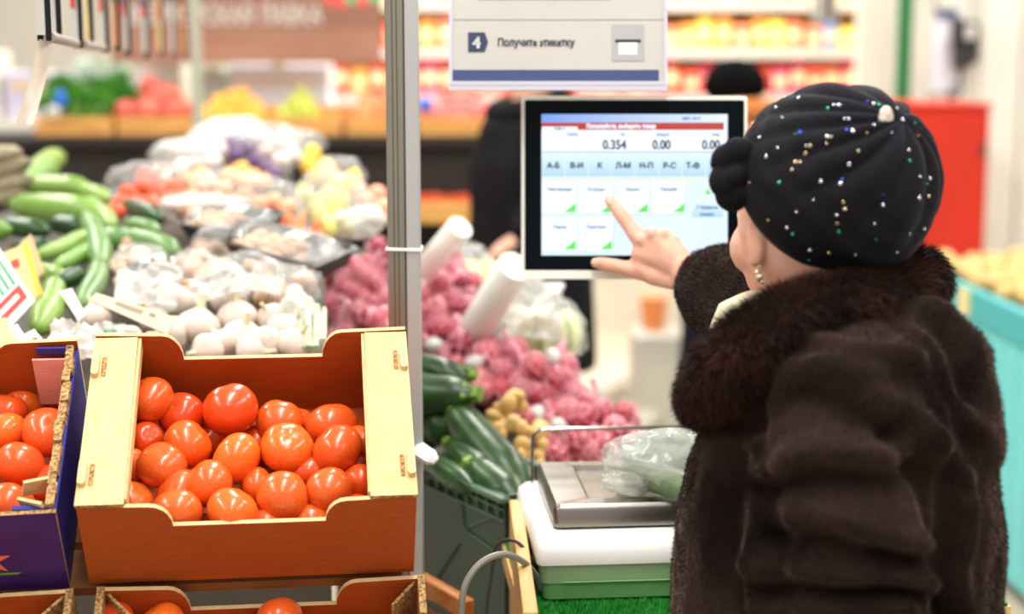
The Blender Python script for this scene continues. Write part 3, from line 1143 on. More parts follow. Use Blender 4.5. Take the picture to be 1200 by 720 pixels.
# ------------------------------------------------------------------ light cucumbers and zucchini on the left
GL = 'green zucchini heaped beside the price cards'
rz = random.Random(8)
for n_, (a_, b_, r, mm) in enumerate((((20, 240), (112, 252), 18, 0), ((34, 217), (100, 223), 14, 0), ((101, 254), (118, 308), 14, 1), ((46, 300), (102, 277), 11, 0), ((66, 313), (108, 291), 10, 0),
                                      ((45, 315), (72, 327), 11, 0), ((64, 332), (46, 384), 17, 0), ((116, 310), (98, 356), 14, 1), ((148, 277), (204, 296), 14, 1), ((148, 240), (187, 256), 12, 2),
                                      ((153, 262), (182, 271), 10, 1), ((102, 236), (130, 264), 11, 0), ((44, 197), (70, 184), 12, 0), ((32, 212), (62, 196), 12, 0), ((2, 264), (52, 271), 12, 2),
                                      ((68, 332), (94, 321), 11, 2), ((120, 277), (152, 281), 13, 1), ((-25, 272), (8, 270), 12, 0), ((98, 221), (124, 233), 11, 0), ((20, 290), (60, 292), 12, 2),
                                      ((80, 350), (108, 372), 12, 1), ((-20, 245), (20, 225), 13, 2), ((60, 262), (100, 268), 12, 2))):
    ya, yb = YL(a_[1]) + (.08 if n_ > 18 else 0), YL(b_[1]) + (.08 if n_ > 18 else 0)
    mat = (m_zucl, m_zucm, m_zuc)[mm]
    lab = ('light green zucchini heaped on the sloped stand beside the price cards', 'greyish mid-green zucchini in the heap beside the price cards', 'dark green zucchini in the heap beside the price cards')[mm]
    zucchini(P(*a_, ya), P(*b_, yb), r * PXM((ya + yb) / 2), mat, lab, GL + str(mm) if False else ('light', 'mid', 'dark')[mm] + ' zucchini in the heap by the price cards', bend=rz.uniform(-.008, .008), stem=rz.random() < .6)

m_root = M('grey_root', (168, 156, 128), .8, rgb2=(138, 126, 100), scale=20, bump=.5, bscale=60)
for a_, b_, r in (((-12, 205), (34, 190), 13), ((-12, 222), (36, 210), 12), ((-10, 238), (26, 226), 11), ((-14, 186), (22, 178), 12)):
    A, B = P(*a_, 3.5), P(*b_, 3.45)
    pts = [A.lerp(B, t) for t in (0, .3, .6, .85, 1)]
    o = MB().tube(pts, [r * PXM(3.5) * q for q in (1, 1.1, .95, .75, .35)], 12, roundend=True).build('root_vegetable', m_root, angle=0)
    tag(o, 'grey-brown finger-shaped root behind the zucchini heap', 'root', 'grey roots behind the zucchini')

# ------------------------------------------------------------------ price cards at the left edge
m_cardw = M('card_white', (240, 240, 236), .5)
m_cardg = M('card_green', (80, 170, 120), .5)
m_cardr = M('card_red', (226, 74, 66), .5)
m_cardt = M('card_tan', (230, 196, 130), .6, rgb2=(236, 214, 150), scale=8)
m_wood = M('crate_wood', (214, 160, 92), .6, rgb2=(196, 138, 72), scale=5, stretch=(2, 10, 10))


def card(name, quad, Y, label, mat, extra=()):
    """upright card from four pixel corners at depth Y (leaning plane), with printed pieces"""
    pts = [P(x, y, Y + (380 - y) * .0012) for x, y in quad]
    c = sum(pts, Vector()) / 4
    t = thing(name, min(pts, key=lambda p: p.z), label, 'card')
    nrm = (pts[1] - pts[0]).cross(pts[3] - pts[0]).normalized()
    if nrm.y > 0:
        nrm = -nrm

    def slab(q, off, th, nm, m):
        f = [p + nrm * off for p in q]
        g = [p + nrm * (off - th) for p in q]
        MB().add(f + g, [(0, 1, 2, 3), (7, 6, 5, 4), (0, 4, 5, 1), (1, 5, 6, 2), (2, 6, 7, 3), (3, 7, 4, 0)]).build(nm, m, t, smooth=False)
    slab(pts, 0, .003, 'sheet', mat)

    def uv(u, v):
        return (pts[0].lerp(pts[1], u)).lerp(pts[3].lerp(pts[2], u), v)
    for nm, m, (u0, v0, u1, v1) in extra:
        slab([uv(u0, v0), uv(u1, v0), uv(u1, v1), uv(u0, v1)], .001, .0006, nm, m)
    return t


card('price_card', [(-52, 318), (-8, 280), (41, 352), (-6, 402)], 2.47, 'white price card with green stripes and red label', m_cardw,
     [('stripe', m_cardg, (.12 + .14 * k, .22, .18 + .14 * k, .66)) for k in range(6)] + [('red_label', m_cardr, (.1, .70, .92, .9)), ('red_label_text', m_cardw, (.2, .77, .8, .83))])
card('price_card', [(-4, 300), (32, 284), (50, 345), (14, 366)], 2.58, 'yellow tan price card behind the white striped card', m_cardt, [('red_spot', m_cardr, (.35, .2, .6, .35)), ('yellow_edge', M('card_yellow', (236, 200, 60), .5), (.86, 0, .99, 1))])
card('price_card', [(22, 288), (36, 274), (52, 318), (40, 330)], 2.64, 'plain brown card leaning behind the yellow tan card', m_tan)
card('wood_offcut', [(-14, 378), (6, 372), (32, 420), (6, 428)], 2.40, 'pale wooden strip leaning inside the purple box corner', m_cardt)
card('price_card', [(6, 386), (20, 380), (46, 420), (30, 426)], 2.43, 'small white card leaning on the pale wooden strip', m_cardw)
card('price_card', [(28, 392), (40, 386), (60, 410), (46, 418)], 2.44, 'small white card with red mark below the green zucchini', m_cardw, [('red_mark', m_cardr, (.3, .3, .7, .8))])
card('paper_slip', [(70, 342), (84, 338), (100, 368), (92, 376)], 2.46, 'plain white paper slip standing among the zucchini', m_cardw)
card('price_card', [(106, 352), (112, 343), (206, 372), (196, 392)], 2.44, 'beige price card with small barcode lying by the garlic', M('card_beige', (214, 198, 168), .6),
     [('barcode', M('card_ink', (150, 140, 122), .6), (.50, .28, .80, .62)), ('barcode_number', M('card_ink2', (140, 132, 118), .6), (.58, .70, .80, .78))])

# ------------------------------------------------------------------ garlic
m_gar = M('garlic_skin', (218, 206, 190), .55, rgb2=(206, 186, 176), scale=30, bump=.15, bscale=60, sss=.05)
m_gars = M('garlic_stem', (222, 206, 172), .7)


def garlic_mesh(seed):
    rr = random.Random(seed)
    k0 = rr.random() * 6
    nl = rr.choice((6, 7, 8))

    def fn(th, ph):
        s = math.sin(th)
        return (1 + .07 * abs(math.cos(nl / 2 * ph + k0)) * s - .04) * (1 + .22 * math.exp(-(th / .3) ** 2)) * (1 - .12 * math.exp(-((PI - th) / .4) ** 2))
    o = MB().sphere((0, 0, 0), (1, 1, .8), 24, fn=fn).build('garlic_bulb', m_gar, angle=0)
    MB().tube([(0, 0, .85), (.02, 0, 1.15), (.06, .02, 1.45)], [.2, .13, .12], 8).build('stem', m_gars, o)
    return o


GAR = [garlic_mesh(1), garlic_mesh(2), garlic_mesh(3)]
gu = [0, 0, 0]
rg = random.Random(4)
for px, py, r in ((110, 374, 20), (205, 356, 25), (232, 384, 27), (243, 412, 22), (204, 392, 22), (268, 352, 22), (278, 372, 24), (284, 396, 25), (292, 414, 22), (312, 404, 22), (334, 388, 23), (345, 404, 22), (262, 405, 22), (318, 372, 18), (180, 372, 18), (352, 378, 16), (128, 396, 20), (150, 400, 20), (92, 398, 16)):
    k = rg.randrange(3)
    o = copy_tree(GAR[k]) if gu[k] else GAR[k]
    gu[k] = 1
    Y = YL(py) + .02
    o.location = P(px, py, Y)
    q = r * PXM(Y)
    o.scale = (q, q, q)
    o.rotation_euler = (rg.uniform(-.3, 1.9), rg.uniform(-.8, .8), rg.uniform(0, 6))
    tag(o, 'white garlic bulb heaped behind the box with tan flaps', 'garlic', 'garlic bulbs behind the tomato box')

# ------------------------------------------------------------------ wrapped trays
m_tray = M('black_foam_tray', (52, 48, 44), .5, rgb2=(66, 60, 54), scale=8)
m_mush = M('beige_mushroom', (222, 178, 132), .6, rgb2=(196, 140, 100), scale=30)
m_lab = M('paper_label', (206, 204, 198), .5)


def tray(A, B, w_, h_, label):
    """shallow black tray between two world points along its long side, wrapped in film"""
    A, B = Vector(A), Vector(B)
    d = B - A
    Lh = d.length
    ex = d.normalized()
    ey = Vector((0, 1, .25))
    ey = (ey - ex * ey.dot(ex)).normalized()
    ez = ex.cross(ey)
    T = Matrix(((ex.x, ey.x, ez.x, A.x), (ex.y, ey.y, ez.y, A.y), (ex.z, ey.z, ez.z, A.z), (0, 0, 0, 1)))
    t = thing('wrapped_tray', A.lerp(B, .5) - Vector((0, 0, h_)), label, 'tray')
    rg_ = lambda i, z: [T @ Vector((x, y, z)) for x, y in rrect(i, i, Lh - i, w_ - i, .012)]
    MB().loft([rg_(.010, -h_), rg_(0, 0), rg_(-.004, .001), rg_(.004, .003), rg_(.012, -h_ + .006)], cap=True).build('tray', m_tray, t, angle=40)
    rr = random.Random(int(Lh * 1e4))
    n = int(Lh / .032 * .62)
    for i in range(n):
        for j in range(max(1, int(w_ / .035))):
            c = T @ Vector((.02 + i * .031 + rr.uniform(-.004, .004), .02 + j * .033 + rr.uniform(-.004, .004), -h_ * .35))
            MB().sphere(c, (.016, .016, .011), 10).build('mushroom', m_mush, t)
    mb = MB()
    crumple(mb, T @ Vector((Lh / 2, w_ / 2, .0)), (Lh * .54, w_ * .58, h_ * .75), Lh * 50, .10, 30, T.to_3x3(), 4)
    mb.build('film', m_film, t, angle=0)
    MB().box(T @ Vector((Lh * .6, w_ * .5, h_ * .72)), (.04, .03, .0008), T.to_3x3()).build('price_label', m_lab, t, smooth=False)
    return t


tray(P(206, 263, 3.05), P(300, 272, 2.98), .11, .03, 'film wrapped black tray of mushrooms behind the longer tray')
tray(P(258, 282, 2.92), P(368, 314, 2.80), .12, .032, 'long film wrapped black tray of mushrooms lying slanted')
tray(P(156, 331, 2.66), P(204, 324, 2.68), .09, .028, 'short black tray under white paper beside the garlic')

# pale mushrooms loose in the clear bags
rm = random.Random(77)
mush = None
for k in range(64):
    px, py = rm.uniform(128, 362), rm.uniform(276, 350)
    if py < 285 and px > 200 or (py > 335 and px < 150):
        continue
    Y = YL(py) + .035
    if mush is None:
        mush = o = MB().sphere((0, 0, 0), (1, 1, .75), 14, fn=lambda th, ph: 1 if th < 1.7 else .8).build('mushroom', M('pale_mushroom', (212, 190, 164), .6, rgb2=(196, 166, 140), scale=3, rnd=(204, 156, 126)), angle=0)
        MB().tube([(0, 0, -.5), (0, 0, -1.2)], [.4, .45], 10).build('stalk', m_gars, o)
    else:
        o = copy_tree(mush)
    o.location = P(px, py, Y)
    q = rm.uniform(.018, .026)
    o.scale = (q, q, q)
    o.rotation_euler = (rm.uniform(-.5, 1.2), rm.uniform(-.8, .8), rm.uniform(0, 6))
    tag(o, 'pale mushroom under the clear film bags behind the garlic', 'mushroom', 'loose mushrooms under the film bags')

# ------------------------------------------------------------------ crumpled film bags and paper
GB = 'clear film bags on the heap'
for n_, (px, py, rx, ry, rz_, mm) in enumerate(((165, 312, 38, 30, 24, 0), (230, 322, 40, 30, 28, 0), (255, 290, 30, 30, 26, 0), (330, 335, 45, 30, 26, 0), (300, 318, 42, 26, 20, 0), (352, 372, 22, 25, 34, 1), (268, 335, 26, 24, 24, 1))):
    Y = YL(py)
    s_ = PXM(Y)
    c = P(px, py, Y + .01)
    o = MB()
    crumple(o, c, (rx * s_, ry * s_, rz_ * s_), n_ + 20, .34, 40, rotd(rz.uniform(-20, 20), rz.uniform(-20, 20), rz.uniform(-30, 30)), 3.4)
    o = o.build('film_bag', (m_film, m_film2)[mm], angle=0)
    tag(o, ('clear crumpled plastic bag on the heap behind the garlic', 'milky crumpled plastic bag tucked among the garlic')[mm], 'bag', (GB, 'milky bags among the garlic')[mm])


def sheet(name, px, py, w_, h_, Y, seed, mat, label, cat, tilt=(55, 0, 0), amp=.2):
    """crumpled paper or film sheet with a little thickness"""
    n = 14
    T = Matrix.Translation(P(px, py, Y)) @ rotd(*tilt).to_4x4()
    off = Vector((seed * 5.1, seed * 2.7, 0))
    top, bot = [], []
    for i in range(n):
        for j in range(n):
            x_, y_ = (i / (n - 1) - .5), (j / (n - 1) - .5)
            z_ = amp * min(w_, h_) * ((1 - 2 * abs(noise.noise(Vector((x_ * 4, y_ * 4, 0)) + off))) + .5 * noise.noise(Vector((x_ * 9, y_ * 9, 3)) + off))
            top.append(T @ Vector((x_ * w_, y_ * h_, z_)))
            bot.append(T @ Vector((x_ * w_, y_ * h_, z_ - .0012)))
    fs = []
    for i in range(n - 1):
        for j in range(n - 1):
            a = i * n + j
            fs.append((a, a + n, a + n + 1, a + 1))
            fs.append(tuple(q + n * n for q in (a + 1, a + n + 1, a + n, a)))
    o = MB().add(top + bot, fs).build(name, mat, angle=0)
    return tag(o, label, cat)


sheet('paper_sheet', 172, 343, .10, .07, 2.63, 1, m_lab, 'crumpled white paper sheet over the short black tray', 'paper', (50, 5, 10), .3)
sheet('paper_sheet', 310, 333, .062, .03, 2.66, 2, m_lab, 'small white paper label on the film bag near the long tray', 'paper', (60, 8, -8), .08)
sheet('paper_sheet', 258, 338, .09, .05, 2.62, 3, m_lab, 'white torn paper wrapped around the garlic tops', 'paper', (50, -10, 15), .35)
sheet('paper_sheet', 192, 322, .06, .04, 2.68, 4, m_lab, 'white paper corner sticking up over the short black tray', 'paper', (70, 20, 10), .2)
sheet('paper_sheet', 88, 402, .08, .06, 2.40, 6, m_lab, 'crumpled white paper at the back corner of the purple box', 'paper', (50, 5, 0), .35)
m_wrapg = M('green_print_film', (60, 140, 96), .4, rgb2=(236, 240, 236), scale=40)
sheet('film_wrapper', 128, 388, .05, .022, 2.42, 7, m_wrapg, 'small green and white printed wrapper beside the garlic', 'wrapper', (60, 0, -10), .2)
m_stalk = M('pale_stalk', (214, 220, 196), .5, rgb2=(170, 190, 150), scale=20)
for k, (a_, b_) in enumerate((((362, 408), (360, 352)), ((370, 408), (372, 358)), ((378, 400), (380, 362)), ((356, 410), (352, 372)))):
    A, B = P(*a_, 2.47), P(*b_, 2.58)
    o = MB().tube([A, A.lerp(B, .5), B], [.006, .0055, .004], 8).build('pale_stalk', m_stalk)
    tag(o, 'pale green leek stalk leaning beside the garlic', 'stalk', 'pale stalks beside the garlic')

# ------------------------------------------------------------------ bagged fruit towards the back of the heap
rf = random.Random(21)
FR = {}


def fruit_proto(kind, rgb, rgb2, shape=(1, 1, .92), dim=.10):
    mt = M(kind + '_skin', rgb, .35, rgb2=rgb2, scale=6, rnd=rgb2, bump=.05, bscale=60)

    def fn(th, ph):
        return 1 - dim * math.exp(-(th / .35) ** 2)
    o = MB().sphere((0, 0, 0), shape, 16, fn=fn).build(kind, mt, angle=0)
    MB().tube([(0, 0, shape[2] * .84), (.03, 0, shape[2] * 1.02)], [.07, .05], 6).build('stem', m_scar, o)
    return [o, False]


def put_fruit(kind, loc, r, label, cat, group):
    pr = FR[kind]
    o = copy_tree(pr[0]) if pr[1] else pr[0]
    pr[1] = True
    o.location = loc
    o.scale = (r, r, r)
    o.rotation_euler = (rf.uniform(-.8, .8), rf.uniform(-.8, .8), rf.uniform(0, 6))
    return tag(o, label, cat, group)


FR['bagged_tomato'] = fruit_proto('tomato', (222, 70, 40), (232, 96, 60))
FR['plum'] = fruit_proto('plum', (78, 52, 92), (110, 80, 120), (1, 1, 1.15))
FR['lemon'] = fruit_proto('lemon', (244, 206, 70), (238, 190, 60), (.85, .85, 1.2), -.15)
FR['mandarin'] = fruit_proto('mandarin', (236, 160, 62), (240, 184, 90), (1, 1, .82))
FR['peach'] = fruit_proto('peach', (236, 150, 120), (240, 176, 140))
FR['pear'] = fruit_proto('pear', (232, 226, 160), (214, 206, 120), (.85, .85, 1.25), -.3)
FR['carrot'] = fruit_proto('carrot', (236, 150, 84), (226, 120, 60), (.55, .55, 2.0), -.3)
FR['apple'] = fruit_proto('apple', (206, 70, 66), (226, 120, 100))


def scatter(kind, pts, r, label, cat, group, Yf=YL, dy=0.):
    for px, py in pts:
        Y = Yf(py) + dy
        put_fruit(kind, P(px, py, Y), r * PXM(Y) * rf.uniform(.9, 1.1), label, cat, group)


scatter('bagged_tomato', [(150, 226), (168, 220), (185, 226), (202, 222), (160, 238), (178, 240), (195, 236), (142, 238), (136, 248), (170, 208), (188, 210), (208, 232)], 12, 'red tomato in the clear bag behind the zucchini', 'tomato', 'tomatoes in the back bag')
scatter('plum', [(268, 172), (280, 166), (292, 176), (276, 182), (300, 190), (312, 198), (322, 204)], 10, 'dark purple plum near the top of the heap', 'plum', 'plums near the top of the heap')
scatter('mandarin', [(282, 198), (296, 206), (270, 206), (288, 212), (306, 212), (236, 206), (246, 214)], 11, 'golden orange mandarin in the middle of the heap', 'mandarin', 'mandarins in the heap')
scatter('lemon', [(362, 196), (372, 206), (384, 200), (392, 214), (404, 220), (366, 182), (412, 212)], 12, 'yellow lemon at the back of the heap', 'lemon', 'lemons at the back of the heap')
scatter('peach', [(220, 214), (232, 222), (248, 218), (262, 222), (226, 232), (240, 236), (256, 234), (272, 240), (288, 232), (304, 240), (320, 236), (336, 244), (214, 246), (230, 250), (420, 224), (430, 236), (442, 228), (436, 250), (448, 244)], 12, 'pale pink peach in the middle of the heap', 'peach', 'peaches in the heap')
scatter('pear', [(358, 232), (370, 244), (382, 236), (392, 250), (376, 256), (398, 234), (404, 262), (386, 266)], 13, 'pale yellow-green pear left of the grey post', 'pear', 'pears by the post')
scatter('carrot', [(364, 274), (376, 282), (350, 268), (340, 262)], 11, 'stubby orange carrot between pears and onion nets', 'carrot', 'carrots by the pears')
scatter('apple', [(335, 260), (322, 256), (344, 278), (312, 262), (352, 288)], 11, 'red apple beside the wrapped mushroom tray', 'apple', 'apples by the trays')
FR['turnip'] = fruit_proto('turnip', (226, 220, 204), (214, 190, 190), (1, 1, .85))
scatter('turnip', [(236, 168), (250, 160), (268, 154), (290, 158), (308, 162), (324, 170), (338, 176), (222, 176), (206, 184), (240, 182), (256, 176), (312, 178), (330, 188), (346, 184), (230, 192), (214, 196), (250, 190)], 11, 'pale turnip in the bags at the top of the heap', 'turnip', 'turnips at the top of the heap', dy=.03)
for n_, (px, py, rx, ry, rz_, mm, lab) in enumerate(((172, 214, 48, 40, 24, 0, 'clear bag over the red tomatoes on the heap'), (262, 158, 44, 40, 18, 1, 'milky bag forming the top of the heap'),
                                                     (214, 182, 36, 34, 20, 1, 'milky bag just below the top of the heap'), (320, 172, 42, 40, 26, 0, 'clear bag beside the plums on the heap'),
                                                     (300, 228, 70, 44, 24, 0, 'wide clear bag lying over the peaches'), (240, 244, 60, 38, 16, 1, 'milky flat bag in front of the peaches'),
                                                     (390, 240, 46, 44, 40, 0, 'clear bag around the pears by the post'), (350, 170, 30, 30, 18, 0, 'small clear bag at the back of the heap'),
                                                     (418, 262, 34, 26, 18, 1, 'milky bag above the onion nets by the post'), (400, 205, 30, 26, 22, 0, 'clear bag around the yellow lemons'))):
    Y = YL(py)
    s_ = PXM(Y)
    o = MB()
    crumple(o, P(px, py, Y), (rx * s_, ry * s_, rz_ * s_), n_ + 50, .30, 36, rotd(rz.uniform(-15, 15), rz.uniform(-15, 15), rz.uniform(-30, 30)), 3.2)
    tag(o.build('produce_bag', (m_film, m_film2)[mm], angle=0), lab, 'bag', 'produce bags on the heap')

# ------------------------------------------------------------------ onion nets
m_on = M('onion_skin', (150, 36, 62), .22, rgb2=(190, 76, 94), scale=4, rnd=(222, 132, 136), coat=.3)
m_ond = M('onion_skin_dark', (138, 34, 60), .22, rgb2=(186, 74, 92), scale=4, rnd=(196, 70, 80), coat=.3)
m_net = M('pink_net', (238, 172, 186), .25)


def onion_me(mat):
    def fn(th, ph):
        return (1 + .012 * math.cos(6 * ph) * math.sin(th)) * (1 + .2 * math.exp(-(th / .22) ** 2))
    o = MB().sphere((0, 0, 0), (1, 1, .9), 14, fn=fn).build('onion', mat, angle=0)
    me = o.data
    bpy.data.objects.remove(o)
    return me


ON = [onion_me(m_on), onion_me(m_ond)]


def net_mesh(seed, centers, r):
    """knotted net pulled over the onions, real cords"""
    nl, nr = 16, 11
    cords = MB()
    grid = []
    for i in range(nr + 1):
        th = PI * (.04 + .92 * i / nr)
        ringp = []
        for k in range(nl):
            ph = 2 * PI * (k + .5 * (i % 2)) / nl
            d = Vector((math.sin(th) * math.cos(ph), math.sin(th) * math.sin(ph), math.cos(th)))
            best = .02
            for c in centers:
                b = c.dot(d)
                disc = b * b - (c.length_squared - (r * 1.04) ** 2)
                if disc > 0:
                    best = max(best, b + math.sqrt(disc))
                else:
                    best = max(best, b * .8)
            ringp.append(d * best)
        grid.append(ringp)
    for i in range(nr):
        for k in range(nl):
            a = grid[i][k]
            k2 = (k + (0 if i % 2 == 0 else 1)) % nl
            for q in (k2, (k2 - 1) % nl):
                cords.tube([a, grid[i + 1][q]], .0012, 4, cap=False)
    top = grid[0][0]
    cords.tube([Vector((0, 0, top.length)), Vector((.01, 0, top.length + .02)), Vector((.022, .01, top.length + .035))], [.006, .004, .007], 7)
    return cords


NETS = []
rn = random.Random(31)
for v in range(4):
    r = .028
    cs = []
    for tries in range(600):
        d = Vector((rn.gauss(0, 1), rn.gauss(0, 1), rn.gauss(0, .7))).normalized() * rn.uniform(.0, .05)
        if all((d - c).length > r * 1.7 for c in cs):
            cs.append(d)
        if len(cs) >= 9:
            break
    root = link('onion_net', None)
    for c in cs:
        o = link('onion', ON[rn.random() < .5])
        o.location = c
        o.scale = (r, r, r)
        o.rotation_euler = (rn.uniform(-1, 1), rn.uniform(-1, 1), rn.uniform(0, 6))
        par(o, root, False)
    par(net_mesh(v, cs, r).build('net', m_net, None), root, False)
    NETS.append([root, False])
GN = {0: ('pink net bag of red onions between the pears and the post', 'onion nets left of the post'), 1: ('pink net bag of red onions heaped behind the green crate', 'onion nets behind the green crate')}
for px, py, sc_ in ((398, 318, .8), (424, 346, 1), (442, 304, .8), (392, 352, .9), (430, 392, 1), (450, 352, .9), (400, 390, .9), (412, 330, .7),
                    (512, 352, .9), (540, 372, 1), (516, 312, .8), (556, 402, 1), (594, 424, 1), (524, 420, 1), (622, 452, 1), (660, 470, 1), (680, 500, 1), (640, 512, 1), (604, 472, .9), (704, 498, 1),
                    (560, 440, 1), (652, 436, .9), (722, 524, .8), (694, 540, .9), (640, 545, .9), (505, 385, .9), (570, 372, .7), (535, 335, .8), (672, 530, .9), (735, 500, .7), (575, 455, .9), (488, 330, .8), (478, 375, .9), (470, 410, .9)):
    pr = NETS[rn.randrange(4)]
    o = copy_tree(pr[0]) if pr[1] else pr[0]
    pr[1] = True
    Y = YR(py) + .01
    o.location = P(px, py, Y)
    o.scale = (sc_ * .98,) * 3
    o.rotation_euler = (rn.uniform(-.7, .7), rn.uniform(-.7, .7), rn.uniform(0, 6))
    lab, g = GN[0 if px < 485 else 1]
    tag(o, lab, 'net bag', g)
# loose pieces between the nets
for px, py in ((508, 405), (556, 425), (630, 485), (500, 335), (655, 500), (590, 395), (648, 418)):
    Y = YR(py) - .06
    c = P(px, py, Y)
    mb = MB()
    crumple(mb, c, (.020, .014, .014), px, .3, 20, rotd(10, 20, px), 3)
    tag(mb.build('white_label_slip', m_lab, angle=0), 'crumpled white paper label among the onion nets', 'label', 'white labels among the onion nets')

# ginger roots
m_gin = M('ginger_skin', (224, 190, 124), .6, rgb2=(206, 166, 100), scale=18, bump=.3, bscale=60)
rgi = random.Random(6)
for px, py, r in ((588, 478, 17), (606, 470, 13), (600, 498, 15), (622, 506, 17), (588, 506, 13), (612, 526, 15), (628, 528, 13), (600, 540, 15), (622, 552, 14), (632, 548, 12), (584, 490, 12), (640, 565, 13)):
    Y = 2.82 + (520 - py) * .0012
    c = P(px, py, Y)
    q = r * PXM(Y)
    mb = MB()
    for k in range(4):
        d = Vector((rgi.uniform(-1, 1), rgi.uniform(-.5, .5), rgi.uniform(-.8, .8))) * q * .8
        mb.sphere(c + d, (q * rgi.uniform(.5, .8), q * .55, q * rgi.uniform(.45, .65)), 10, rotd(0, rgi.uniform(-60, 60), 0))
    o = remeshed('ginger_root', mb, q * .16, m_gin, smooth_it=4)
    tag(o, 'knobbly pale yellow ginger root between zucchini and onion nets', 'ginger', 'ginger roots behind the crate')

# rolls of thin bags, cabbages in bags
m_roll = M('bag_roll_white', (246, 244, 238), .45, rgb2=(240, 238, 228), scale=20)
m_core = M('roll_core', (214, 204, 180), .7)


def roll(A, B, r, label):
    A, B = Vector(A), Vector(B)
    t = thing('bag_roll', A, label, 'roll')
    d = (B - A).normalized()
    MB().tube([A, A + d * .002, B - d * .002, B], [r * .97, r, r, r * .97], 20).build('film_roll', m_roll, t, angle=30)
    MB().tube([B - d * .002, B + d * .0015], r * .3, 12).build('core', m_core, t, angle=30)


roll(P(496, 318, 3.42), P(540, 266, 3.34), 15 * PXM(3.4), 'slimmer white roll of thin bags leaning beside the post')
roll(P(556, 388, 3.2), P(604, 312, 3.08), 21 * PXM(3.1), 'thicker white roll of thin bags below the display corner')
mb = MB()
sheet('loose_film', 622, 362, .12, .12, 3.25, 12, m_film2, 'loose milky film hanging from the thicker bag roll', 'film', (75, 10, 15), .3)
m_cab = M('cabbage_leaf', (226, 230, 186), .5, rgb2=(200, 214, 150), scale=8, stretch=(3, 3, 1))


def cabbage(px, py, Y, r, label):
    c = P(px, py, Y)
    t = thing('cabbage', c - Vector((0, 0, r * .8)), label, 'cabbage')
    rr = random.Random(px)
    for k in range(9):
        a = k * 2.4
        n, m = 7, 7
        rad = r * (1 - .045 * k)
        vs = []
        for i in range(n):
            for j in range(m):
                th = (i / (n - 1)) * 2.2 + .25
                ph = a + (j / (m - 1) - .5) * (2.0 + .02 * k)
                q = rad * (1 + .05 * math.sin(5 * ph + k) * (i < 2) + .03 * abs(j - 3) / 3)
                vs.append(c + Vector((q * math.sin(th) * math.cos(ph), q * math.sin(th) * math.sin(ph), q * .95 * math.cos(th))))
        inn = [c + (v - c) * .97 for v in vs]
        fs = []
        for i in range(n - 1):
            for j in range(m - 1):
                q = i * m + j
                fs.append((q, q + 1, q + m + 1, q + m))
                fs.append(tuple(z + n * m for z in (q + m, q + m + 1, q + 1, q)))
        MB().add(vs + inn, fs).build('leaf', m_cab, t, angle=0)


cabbage(616, 395, 3.3, .06, 'pale cabbage below the thicker white bag roll')
cabbage(652, 392, 3.32, .055, 'pale cabbage in clear film behind the onion nets')
cabbage(560, 330, 3.75, .06, 'pale cabbage between the two white bag rolls')
for px, py, rx, ry, lab in ((655, 388, 36, 34, 'clear film bag around the cabbage behind the onion nets'), (612, 360, 34, 40, 'clear film bag beside the thicker bag roll'), (550, 310, 26, 26, 'clear film bag between the two bag rolls')):
    Y = YR(py)
    mb = MB()
    crumple(mb, P(px, py, Y + .05), (rx * PXM(Y), ry * PXM(Y), ry * PXM(Y)), px, .3, 34, None, 3.2)
    tag(mb.build('film_bag', m_film, angle=0), lab, 'bag')
for k in list(FR):
    if not FR[k][1]:
        bpy.data.objects.remove(FR[k][0].children[0])
        bpy.data.objects.remove(FR[k][0])
for pr in NETS:
    if not pr[1]:
        for c in list(pr[0].children):
            bpy.data.objects.remove(c)
        bpy.data.objects.remove(pr[0])

# ------------------------------------------------------------------ background: crates of fruit on a dark table
rb = random.Random(17)
m_crw = M('crate_pine', (226, 170, 96), .6, rgb2=(206, 148, 78), scale=4, stretch=(2, 10, 10))
m_tab = M('dark_table', (38, 28, 23), .7, rgb2=(30, 22, 18), scale=4, stretch=(1, 1, 8))
YB = 6.2


def crate(px0, px1, pyt, pyb, Y, label, depth=.3, back=.07):
    a, b = P(px0, pyt, Y), P(px1, pyb, Y)
    w_, h_ = b.x - a.x, a.z - b.z
    t = thing('fruit_crate', ((a.x + b.x) / 2, Y + depth / 2, b.z), label, 'crate', None)
    n = 2
    for k in range(n):
        MB().box(((a.x + b.x) / 2, Y, b.z + h_ * (k + .5) / n), (w_ - .01, .012, h_ / n - .006), bev=.002).build('front_slat', m_crw, t)
    for x_ in (a.x + .008, b.x - .008):
        MB().box((x_, Y + depth / 2, b.z + h_ / 2), (.012, depth, h_ - .004)).build('side_board', m_crw, t)
    MB().box(((a.x + b.x) / 2, Y + depth, b.z + h_ * .7), (w_ - .01, .012, h_ * 1.4)).build('back_slat', m_crw, t)
    MB().box(((a.x + b.x) / 2, Y + depth / 2, b.z + .006), (w_ - .02, depth - .01, .008)).build('bottom_board', m_crw, t)
    return t


CR = [(40, 133, 'fruit crate heaped with green dill'), (136, 227, 'fruit crate heaped with pink grapefruit'), (231, 316, 'fruit crate heaped with oranges'), (319, 401, 'fruit crate of green pears'), (404, 488, 'fruit crate of red-orange persimmons'), (490, 585, 'fruit crate of pink-red apples at the table end')]
for x0, x1, lab in CR:
    crate(x0, x1, 137, 160, YB, lab)
zt = P(300, 160, YB).z
tb = thing('market_table', (P(300, 160, YB).x, YB + .3, 0), 'dark wooden table carrying the row of fruit crates', 'table')
xl, xr = P(-120, 160, YB).x, P(583, 160, YB).x
MB().box(((xl + xr) / 2, YB + .17, zt - .02), (xr - xl, .42, .036), bev=.004).build('table_top', m_tab, tb)
MB().box(((xl + xr) / 2, YB + .02, zt - .13), (xr - xl - .2, .02, .18)).build('apron', m_tab, tb)
MB().box(((xl + xr) / 2, YB + .36, zt / 2 - .05), (xr - xl - .1, .02, zt - .2)).build('back_panel', m_tab, tb)
